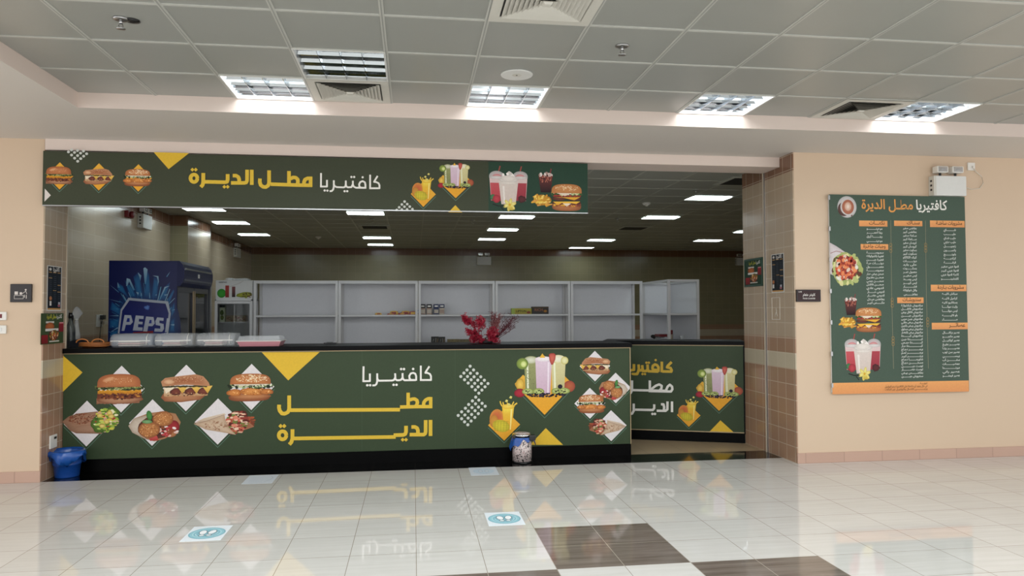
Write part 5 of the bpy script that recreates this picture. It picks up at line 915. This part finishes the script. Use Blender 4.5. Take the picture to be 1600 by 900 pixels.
def jar(x, mt, cap, label, blue=0):
    t = thing('coffee_jar', (x, 10.5, Z1), label, 'jar', 'jars and tins on the middle shelf unit'); w = .036
    m = MB(); m.box(x-w, 10.47, Z1, x+w, 10.53, Z1+.095, mt, bev=.008); m.build('jar_body', t)
    m = MB(); m.box(x-w-.002, 10.468, Z1+.095, x+w+.002, 10.532, Z1+.148, cap, bev=.006); m.build('lid', t)
    m = MB(); m.box(x-w*.6, 10.466, Z1+.11, x+w*.6, 10.4685, Z1+.128, 'white_plastic'); m.build('lid_label', t)
    m = MB(); m.box(x-w*.8, 10.4675, Z1+.02, x+w*.8, 10.4705, Z1+.07, 'jar_beige' if mt != 'jar_beige' else 'jar_brown'); m.build('body_label', t)
jar(.135, 'jar_brown', 'label_dark', 'brown jar with black lid right beside the shelf post, first of two'); jar(.225, 'jar_brown', 'label_dark', 'brown jar with black lid standing left of the dark blue tin')
jar(.325, 'blue_dark', 'blue_dark', 'dark blue tin standing between the brown and the beige jars'); jar(.405, 'jar_beige', 'blue_dark', 'beige jar with dark blue lid, rightmost of the jars')
def art_y(P): P.poly([(0, 0), (1, 0), (1, 1), (0, 1)], '#a39b3c', '#8a7f35'); P.poly([(0, 0), (.16, 0), (.16, 1), (0, 1)], '#8fa04a'); P.text('LIPTON', .48, .35, .5, '#22201a', 'c', .02, .5); P.blob(.85, .3, .1, .2, '#7d3a2c')
def art_b(P): P.poly([(0, .82), (1, .82), (1, .95), (0, .95)], '#4a3a22'); P.text('RICH', .4, .4, .5, '#8a5a3c', 'c', .02, .5); P.blob(.8, .4, .12, .2, '#a8742c', '#5a3a1c')
carton(1.41, 1.705, 10.5, 10.58, Z1, Z1+.085, 'yellow tea box on the fourth shelf unit, left of the black box', '#a39b3c', art_y); carton(1.707, 1.95, 10.47, 10.57, Z1, Z1+.108, 'black box on the fourth shelf unit, right of the yellow tea box', '#1c1712', art_b)
def art_k(P): P.stroke([(.2, .3), (.35, .7)], .05, '#8a8a80'); P.stroke([(.6, .2), (.62, .8)], .05, '#a09a8c'); P.stroke([(.8, .2), (.9, .7)], .04, '#9c7a4a')
carton(.255, .36, 10.5, 10.58, Z0, Z0+.1, 'small black box on the lower shelf of the middle unit, left of its twin', '#15130f', art_k); carton(.363, .452, 10.5, 10.58, Z0, Z0+.095, 'small black box on the lower shelf of the middle unit, right of its twin', '#15130f', art_k)
def art_l(P): P.specks(30, .5, .5, .5, .4, .06, ['#5d5230', '#7d7048', '#4a3f26'], 3)
carton(.485, .655, 10.5, 10.6, Z0, Z0+.06, 'long low olive brown box beside the two small black boxes', '#6a5f3c', art_l); carton(.658, .82, 10.5, 10.6, Z0, Z0+.058, 'long low olive box half hidden by the red flowers', '#61573a', art_l)
# tub and jar in the corner unit
t = thing('plastic_tub', (3.62, 10.3, Z2), 'clear tub with a red lid in the lower corner shelf', 'tub'); m = MB(); m.box(3.53, 10.2, Z2, 3.72, 10.4, Z2+.05, 'clear_plastic', bev=.01); m.build('tub_body', t); m = MB(); m.box(3.522, 10.192, Z2+.05, 3.728, 10.408, Z2+.085, 'red_dark', bev=.006); m.build('lid', t)
t = thing('spice_jar', (3.65, 9.95, Z2), 'small jar with red brown lid right of the corner post', 'jar'); m = MB(); m.lathe([(.034, 0), (.036, .01), (.036, .085), (.028, .095)], (3.6, 9.95, Z2), 'jar_beige', 16); m.build('jar_body', t); m = MB(); m.lathe([(.032, .095), (.034, .097), (.034, .15), (.03, .153)], (3.6, 9.95, Z2), 'red_dark', 16); m.build('lid', t)
t = thing('glass_cup', (3.78, 9.98, Z2), 'small clear cup at the right end of the lower corner shelf', 'cup'); m = MB(); m.lathe([(.02, 0), (.022, .003), (.028, .07), (.026, .07), (.02, .006), (.001, .005)], (3.78, 9.98, Z2), 'clear_plastic', 16); m.build('bowl', t)

t = thing('dark_bag', (3.62, 10.6, Z2), 'crumpled dark bag left of the red-lidded tub in the corner shelf', 'bag'); m = MB(); R = random.Random(9)
for k in range(6): m.ball((3.56+.03*k, 10.6+R.uniform(-.02, .02), Z2+.035+.02*R.random()), .034, 'leaf_grey', 2, (1, .8, .7+.5*R.random()))
m.build('folds', t)
# ================================================================ THINGS ON THE COUNTER
ZC = 1.1665
def clear_box(x0, x1, label, pink=0):
    t = thing('food_container', ((x0+x1)/2, 7.6, ZC), label, 'food container', 'plastic food boxes on the counter'); y0, y1 = 7.47, 7.78; cy = (y0+y1)/2
    if not pink:
        def shell(m, mt, za, zb, th=.0):
            pass
        pr = [(y0+.04, .0), (y1-.04, .0), (y1-.008, .02), (y1, .06), (y1-.012, .10), (y1-.05, .132), (y0+.05, .132), (y0+.012, .10), (y0, .06), (y0+.008, .02)]
        m = MB(); k = m.mi('clear_plastic'); rings = []
        n = len(pr)
        for x, s_ in ((x0, .55), (x0+.012, .8), (x0+.04, .97), (x0+.07, 1), (x1-.05, 1), (x1-.015, .96), (x1, .9)):
            rings.append([m.bm.verts.new((x, cy+(p[0]-cy)*s_, ZC+.066+(p[1]-.066)*s_)) for p in pr])
        for a, b in zip(rings, rings[1:]):
            for i in range(n): f = m.bm.faces.new((a[i], a[(i+1) % n], b[(i+1) % n], b[i])); f.smooth = True
        m.bm.faces.new(rings[0]); m.bm.faces.new(rings[-1])
        m.build('clear_shell', t)
        m = MB(); m.box(x0+.03, y0-.002, ZC+.062, x1-.01, y0+.002, ZC+.068, 'white_plastic'); m.build('closing_rim', t)
        m = MB(); m.tube([(x1-.045, y0+.0, ZC+.03), (x1-.045, y0+.006, ZC+.1), (x1-.045, y0+.05, ZC+.133)], .003, 'white_plastic', 6); m.build('corner_rib', t)
        R = random.Random(int(x0*100))
        for k in range(3):
            z = ZC+.012+.018*k; w = .02*R.random()
            m = MB(); m.box(x0+.07+w, y0+.05, z, x1-.11-w, y1-.05, z+.013, ['bread', 'bread_pink', 'bread'][k], bev=.006); m.build('wrapped_sandwich', t)
    else:
        def frus(m, a, za, b, zb, mt):
            A = [m.bm.verts.new((x0+a if q[0] < 0 else x1-a, y0+a if q[1] < 0 else y1-a, za)) for q in ((-1, -1), (1, -1), (1, 1), (-1, 1))]
            B = [m.bm.verts.new((x0+b if q[0] < 0 else x1-b, y0+b if q[1] < 0 else y1-b, zb)) for q in ((-1, -1), (1, -1), (1, 1), (-1, 1))]; kk = m.mi(mt)
            for i in range(4): m.bm.faces.new((A[i], A[(i+1) % 4], B[(i+1) % 4], B[i])).material_index = kk
            m.bm.faces.new(A).material_index = kk; m.bm.faces.new(B).material_index = kk
        m = MB(); frus(m, .03, ZC, .008, ZC+.048, 'pink_plastic'); m.build('tray_base', t)
        m = MB(); m.box(x0, y0, ZC+.048, x1, y1, ZC+.055, 'white_plastic', bev=.002); m.build('rim', t)
        m = MB(); frus(m, .012, ZC+.0555, .03, ZC+.1, 'clear_plastic'); m.build('clear_lid', t)
mat('bread', '#dccfc4', .6); mat('bread_pink', '#d9aca8', .6); mat('pink_plastic', '#cf8f97', .35)
clear_box(-2.905, -2.505, 'clear domed food box beside the wicker basket, leftmost of four'); clear_box(-2.515+.018, -2.13, 'clear domed food box second from the wicker basket'); clear_box(-2.11, -1.74, 'clear domed food box touching the pink tray'); clear_box(-1.722, -1.29, 'pink food tray with clear lid, rightmost of the four boxes', 1)
# wicker basket
mat('wicker', '#7a4420', .5, bump=.4, bscale=200); mat('wicker_light', '#c27a3e', .45)
t = thing('wicker_basket', (-3.05, 7.62, ZC), 'flat brown wicker basket with handles between the bottles and food boxes', 'basket')
bx, by = -3.068, 7.615
m = MB(); m.lathe([(.001, .004), (.1, .0), (.125, .012), (.145, .05), (.138, .052), (.118, .018), (.09, .008), (.001, .010)], (bx, by, ZC), 'wicker', 28, jit=lambda a, j: 1+.03*math.sin(14*a)*(1 if j % 2 else -1))

for v in m.bm.verts: v.co.y = by+(v.co.y-by)*.84
m.build('bowl', t)
for k in range(3): m = MB(); m.tube([(bx+.143*math.cos(2*PI*a/28), by+.12*math.sin(2*PI*a/28), ZC+.018+.014*k+.003*math.sin(7*a)) for a in range(29)], .004, 'wicker_light', 6); m.build('woven_band', t)
for s_ in (-1, 1): m = MB(); m.tube([(bx+s_*.07+.055*math.cos(PI*a/8), by-.118, ZC+.05+.035*math.sin(PI*a/8)) for a in range(9)], .006, 'wicker_light', 6); m.build('handle', t)
# bottles with caps
mat('syrup_dark', '#0c0a0b', .15); mat('bottle_glass', '#8f9692', .06, trans=.85, ior=1.35); mat('paper_label', '#c3bfb8', .6)
def bottle(x, y, h, label, mt='bottle_glass', r=.035):
    Z = ZC+.0125; t = thing('syrup_bottle', (x, y, Z), label, 'bottle', 'syrup bottles at the left end of the counter')
    m = MB(); m.lathe([(.001, 0), (r, .0), (r, .012), (r, h*.5), (r*.9, h*.6), (r*.45, h*.75), (r*.38, h*.84), (.001, h*.84)], (x, y, Z), mt, 20); m.build('bottle_body', t)
    m = MB(); m.lathe([(.001, .006), (r*.86, .006), (r*.86, h*.42), (.001, h*.42)], (x, y, Z), 'syrup_dark', 16); m.build('syrup', t)
    m = MB(); m.prism([(x+(r+.001)*math.cos(a), y+(r+.001)*math.sin(a)) for a in [PI*(1.08+.03*k) for k in range(9)]]+[(x+(r+.003)*math.cos(a), y+(r+.003)*math.sin(a)) for a in [PI*(1.32-.03*k) for k in range(9)]], 'z', Z+h*.2, Z+h*.5, 'paper_label'); m.build('paper_label', t)
    m = MB(); m.lathe([(.001, h*.84), (r*.5, h*.84), (r*.5, h), (.001, h)], (x, y, Z), 'black_plastic', 14); m.build('cap', t)
t = thing('low_crate', (-3.345, 7.76, ZC), 'low black crate holding the syrup bottles at the left end of the counter', 'crate')
m = MB(); m.box(-3.475, 7.58, ZC, -3.285, 7.97, ZC+.012, 'label_dark')
for a in ((-3.475, 7.58, -3.285, 7.59), (-3.475, 7.96, -3.285, 7.97), (-3.475, 7.59, -3.465, 7.96), (-3.295, 7.59, -3.285, 7.96)): m.box(a[0], a[1], ZC+.012, a[2], a[3], ZC+.066, 'label_dark')
m.build('crate_body', t)
bottle(-3.412, 7.70, .325, 'black-capped syrup bottle half hidden behind the green poster, leftmost bottle'); bottle(-3.385, 7.84, .30, 'shorter black-capped bottle standing behind the two tall ones'); bottle(-3.335, 7.70, .325, 'black-capped syrup bottle nearest the wicker basket')
for k, (x, y, l) in enumerate([(-3.53, 8.01, 'clear plastic bag bunched behind the leftmost bottle'), (-3.41, 8.01, 'clear plastic bag standing behind the bottle nearest the basket')]):
    Z = ZC; t2 = thing('plastic_bag', (x, y, Z), l, 'bag'); m = MB(); m.lathe([(.02, 0), (.035, .03), (.03, .12), (.02, .2), (.014, .27), (.03, .3), (.045, .33), (.02, .385), (.004, .40)], (x, y, Z), 'clear_plastic', 18, jit=lambda a, j: 1+.25*math.sin(5*a+j)); m.build('folds', t2)
    m = MB(); m.tube([(x+.016*math.cos(PI*a/5), y+.016*math.sin(PI*a/5), Z+.27) for a in range(11)], .004, 'white_plastic', 6); m.build('tie', t2)

t = thing('card_reader', (-.86, 7.9, ZC), 'small flat black gadget lying alone on the counter between pink tray and flowers', 'gadget')
m = MB(); m.box(-.93, 7.86, ZC, -.80, 7.94, ZC+.014, 'black_plastic', bev=.003); m.build('body', t)
m = MB(); m.box(-.90, 7.87, ZC+.0145, -.84, 7.93, ZC+.018, 'label_dark'); m.build('screen', t)

# bouquet of red artificial flowers
mat('petal_red', '#9c1630', .5, var=.3, bscale=60); mat('petal_dark', '#5c1220', .6, var=.3, bscale=60); mat('twig', '#6d2c30', .7); mat('twig_pink', '#a86a68', .7, var=.3); mat('leaf_dark', '#26301f', .6); mat('pot_dark', '#111010', .4)
t = thing('artificial_flowers', (.76, 7.72, ZC), 'red blossom sprays and reddish dried twigs standing on the black counter top', 'flowers')
m = MB(); m.lathe([(.001, 0), (.07, 0), (.085, .012), (.08, .022), (.03, .026), (.001, .026)], (.76, 7.72, ZC), 'pot_dark', 20, smooth=True); m.build('base', t)
R = random.Random(11)
def cluster(pts, n, r, mt):
    m = MB(); k = m.mi(mt)
    for _ in range(n):
        i = R.randrange(len(pts)-1); f = R.random(); p = Vector(pts[i]).lerp(Vector(pts[i+1]), f)+Vector((R.gauss(0, r), R.gauss(0, r), R.gauss(0, r)))
        a = Vector((R.gauss(0, 1), R.gauss(0, 1)-.5, R.gauss(0, 1))).normalized(); u = a.orthogonal().normalized(); v = a.cross(u); s_ = R.uniform(.008, .014)
        for q in range(3):
            b = 2*PI*q/3+R.random(); d = u*math.cos(b)+v*math.sin(b); e = a.cross(d)
            f_ = m.bm.faces.new([m.bm.verts.new(p), m.bm.verts.new(p+d*s_+e*s_*.6+a*s_*.3), m.bm.verts.new(p+d*s_*1.7+a*s_*.6), m.bm.verts.new(p+d*s_-e*s_*.6+a*s_*.3)]); f_.material_index = k
    for v in m.bm.verts: v.co.z = max(v.co.z, ZC+.003)
    return m
o = Vector((.72, 7.72, ZC+.02)); o2 = Vector((.82, 7.72, ZC+.02))
def br(x, z, y=7.72): return (x, y, z)
sprays = [([br(.53, 1.45), br(.57, 1.38)], 130, .014), ([br(.58, 1.4), br(.64, 1.36)], 100, .016), ([br(.70, 1.42, 7.7), br(.71, 1.35, 7.7)], 190, .022), ([br(.57, 1.295, 7.68), br(.60, 1.28, 7.68)], 70, .013), ([br(.63, 1.29, 7.7), br(.68, 1.21, 7.7)], 150, .024), ([br(.79, 1.27, 7.68), br(.85, 1.28, 7.68), br(.80, 1.2, 7.68)], 220, .024), ([br(.70, 1.2, 7.66), br(.73, 1.18, 7.66)], 60, .014), ([br(.62, 1.21, 7.72), br(.64, 1.2, 7.72)], 60, .016), ([br(.84, 1.2, 7.68), br(.88, 1.19, 7.68)], 60, .014)]
for pts, n, r in sprays:
    cluster(pts, n, r, 'petal_red').build('blossom_spray', t)
    e = Vector(pts[0]); b = o if e.x < .76 else o2; m = MB(); m.tube([b, b.lerp(e, .5)+Vector((0, 0, .02)), e], [.003, .002, .0015], 'twig', 5); m.build('stem', t)
m = cluster([br(.62, 1.27), br(.7, 1.2), br(.84, 1.2)], 60, .025, 'leaf_dark'); m.build('leaves', t)
def twigs(tips, n, sp, mt, name):
    m = MB()
    for _ in range(n):
        tip = Vector(R.choice(tips))+Vector((R.gauss(0, sp), R.gauss(0, sp), R.gauss(0, sp))); b = o2+Vector((R.uniform(-.03, .04), 0, 0)); mid = b.lerp(tip, .55)+Vector((R.gauss(0, .012), 0, R.gauss(0, .012)))
        m.tube([b, mid, tip], [.0018, .0013, .0008], mt, 4)
        for _k in range(9):
            f = R.uniform(.45, 1); p = mid.lerp(tip, (f-.45)/.55) if f > .45 else mid; q = p+Vector((R.gauss(0, .018), R.gauss(0, .012), abs(R.gauss(.014, .012)))); m.tube([p, q], [.0009, .0018], mt, 4)
    for v in m.bm.verts: v.co.z = max(v.co.z, ZC+.003)
    m.build(name, t)
twigs([br(.84, 1.48), br(.88, 1.47), br(.86, 1.44), br(.92, 1.46)], 26, .018, 'twig', 'tall_twigs'); twigs([br(.90, 1.45), br(.88, 1.38), br(.89, 1.42)], 18, .014, 'twig_pink', 'pink_twigs')
twigs([br(1.04, 1.43), br(1.09, 1.41), br(1.06, 1.36), br(1.0, 1.38)], 30, .022, 'petal_dark', 'leaning_twigs')

# ================================================================ BINS ON THE THRESHOLD
mat('bin_blue', '#123f86', .35); mat('bag_blue', '#1a4f9c', .25, bump=.5, bscale=25); mat('bag_blue_clear', '#2f6fa8', .2, trans=.35, ior=1.1)
t = thing('waste_bin', (-3.165, 7.28, 0), 'blue ribbed plastic bin with blue bin bag in the left corner', 'bin')
bx, by = -3.158, 7.27
m = MB(); m.lathe([(.001, .002), (.098, 0), (.1, .01), (.112, .11), (.116, .112), (.118, .13), (.114, .132), (.123, .17), (.127, .172), (.129, .19), (.125, .192), (.132, .235), (.126, .235), (.095, .012), (.001, .01)], (bx, by, 0), 'bin_blue', 36); m.build('bucket', t)
m = MB(); m.lathe([(.09, .03), (.122, .225), (.136, .246), (.15, .235), (.158, .2), (.152, .165), (.140, .150)], (bx, by, 0), 'bag_blue', 48, jit=lambda a, j: 1+(.05*math.sin(5*a+j*.7)+.03*math.sin(11*a+1.3*j))*(j/5))
for v in m.bm.verts:
    if v.co.z < .2 and (v.co.x-bx)**2+(v.co.y-by)**2 > .0185: v.co.z += .045*math.sin(3*math.atan2(v.co.y-by, v.co.x-bx)+2.2)
m.bm.faces.ensure_lookup_table()
for f in [f for f in m.bm.faces if len(f.verts) > 6]: m.bm.faces.remove(f)
m.build('bin_bag', t)
# speckled pedal bin
def speckle():
    m = mat('speckled_metal', '#b9a8a2', .3); nt = m.node_tree; b = nt.nodes['Principled BSDF']; tc = nt.nodes.new('ShaderNodeTexCoord')
    vo = nt.nodes.new('ShaderNodeTexVoronoi'); vo.inputs['Scale'].default_value = 48; nt.links.new(tc.outputs['Object'], vo.inputs['Vector'])
    nz = nt.nodes.new('ShaderNodeTexNoise'); nz.inputs['Scale'].default_value = 62; nz.inputs['Detail'].default_value = 3; nt.links.new(tc.outputs['Object'], nz.inputs['Vector'])
    cr = nt.nodes.new('ShaderNodeValToRGB'); cr.color_ramp.interpolation = 'CONSTANT'; e = cr.color_ramp.elements
    e[0].position = 0; e[0].color = (*lin('#1c1614'), 1); e[1].position = .42; e[1].color = (*lin('#c4b4b0'), 1)
    for p, c in ((.47, '#d0c4c0'), (.58, '#8a2a2c'), (.605, '#c8bab6'), (.68, '#3a2c2a')): q = e.new(p); q.color = (*lin(c), 1)
    nt.links.new(nz.outputs['Fac'], cr.inputs[0]); nt.links.new(cr.outputs[0], b.inputs['Base Color'])
speckle()
t = thing('pedal_bin', (1.075, 7.26, 0), 'small round speckled metal bin with blue bag in front of the counter', 'bin')
bx, by = 1.077, 7.27
m = MB(); m.lathe([(.001, .008), (.09, .008), (.09, .0), (.098, .0), (.1, .012), (.096, .016), (.001, .016)], (bx, by, 0), 'black_plastic', 32); m.build('base_ring', t)
m = MB(); m.lathe([(.001, .017), (.096, .017), (.096, .235), (.09, .236), (.001, .234)], (bx, by, 0), 'speckled_metal', 40); m.build('drum', t)
m = MB(); m.lathe([(.09, .237), (.094, .238), (.094, .262), (.098, .264), (.098, .278), (.09, .285), (.05, .292), (.001, .294)], (bx-.0, by, 0), 'chrome', 40); m.build('lid', t)
m = MB(); m.lathe([(.075, .2865), (.085, .2858), (.05, .2935), (.001, .2955)], (bx, by, 0), 'speckled_metal', 32); m.build('lid_pattern', t)
m = MB(); m.box(bx+.06, by-.09, .225, bx+.125, by-.02, .275, 'black_plastic', bev=.006); m.box(bx-.1, by-.07, .245, bx-.075, by-.03, .272, 'black_plastic', bev=.004); m.build('hinge', t)
m = MB(); ring = 40; k = m.mi('bag_blue'); top = []; bot = []
for i in range(ring):
    a = 2*PI*i/ring; lo = .205-.05*max(0, math.cos(a-PI*1.05))**2+.02*math.sin(7*a)-.055*max(0, math.cos(a+.25))**8; r = .1+.025*max(0, math.cos(a-PI))+.045*max(0, math.cos(a+.25))**6+.006*math.sin(9*a)
    # sweep the lower hem diagonally across the front
    top.append(m.bm.verts.new((bx+.098*math.cos(a), by+.098*math.sin(a), .252))); bot.append(m.bm.verts.new((bx+r*math.cos(a), by+r*math.sin(a), lo+.022*math.cos(a)-.012*math.sin(a))))
for i in range(ring): f = m.bm.faces.new((top[i], top[(i+1) % ring], bot[(i+1) % ring], bot[i])); f.material_index = k; f.smooth = True
m.build('bin_bag', t)
m = MB(); m.box(bx-.03, by-.125, .004, bx+.03, by-.095, .014, 'black_plastic', bev=.003); m.build('pedal', t)

# ================================================================ KITCHEN WALL FITTINGS
emergency_light(-3.848, 11.05, 2.70, 'white twin-headed emergency light on the left kitchen wall above the fridge', PI/2)
emergency_light(-3.848, 16.6, 2.70, 'small distant emergency light on the left kitchen wall behind the pier', PI/2)
emergency_light(1.745, 18.198, 2.66, 'distant emergency light in the middle of the kitchen back wall', 0)
emergency_light(8.55, 18.198, 2.68, 'distant emergency light on the back wall half hidden by the tiled jamb', 0)
mat('alarm_red', '#6e1418', .4); t = thing('fire_alarm', (-3.83, 10.5, 2.8), 'red fire alarm sounder left of the emergency light on the kitchen wall', 'alarm')
m = MB(); m.box(-3.85, 10.4, 2.79, -3.80, 10.6, 2.88, 'alarm_red', bev=.006); m.build('base', t); m = MB(); m.lathe([(.045, 0), (.045, .03), (.03, .04), (.001, .04)], (-3.80, 10.5, 2.835), 'alarm_red', 20, 'x'); m.build('sounder', t)
t = thing('wall_socket', (-3.84, 9.66, 1.38), 'white double socket with two plugs on the kitchen wall left of the fridge', 'socket')
m = MB(); m.box(-3.85, 9.56, 1.33, -3.838, 9.74, 1.48, 'white_plastic', bev=.004); m.build('plate', t)
m = MB(); m.box(-3.838, 9.64, 1.42, -3.79, 9.71, 1.475, 'black_plastic', bev=.004); p = m.build('plug', t, label='black plug'); m = MB(); m.tube([(-3.8, 9.64, 1.43), (-3.79, 9.57, 1.38), (-3.8, 9.56, 1.25), (-3.82, 9.6, 1.1), (-3.83, 9.62, .9)], .005, 'black_plastic', 6); m.build('cable', p, label='black cable')
m = MB(); m.box(-3.838, 9.66, 1.36, -3.79, 9.76, 1.40, 'jar_beige', bev=.004); p = m.build('plug', t, label='beige plug'); m = MB(); m.tube([(-3.79, 9.76, 1.39), (-3.79, 9.79, 1.33), (-3.8, 9.8, 1.2), (-3.82, 9.78, .95)], .005, 'grout_trim', 6); m.build('cable', p, label='beige cable')
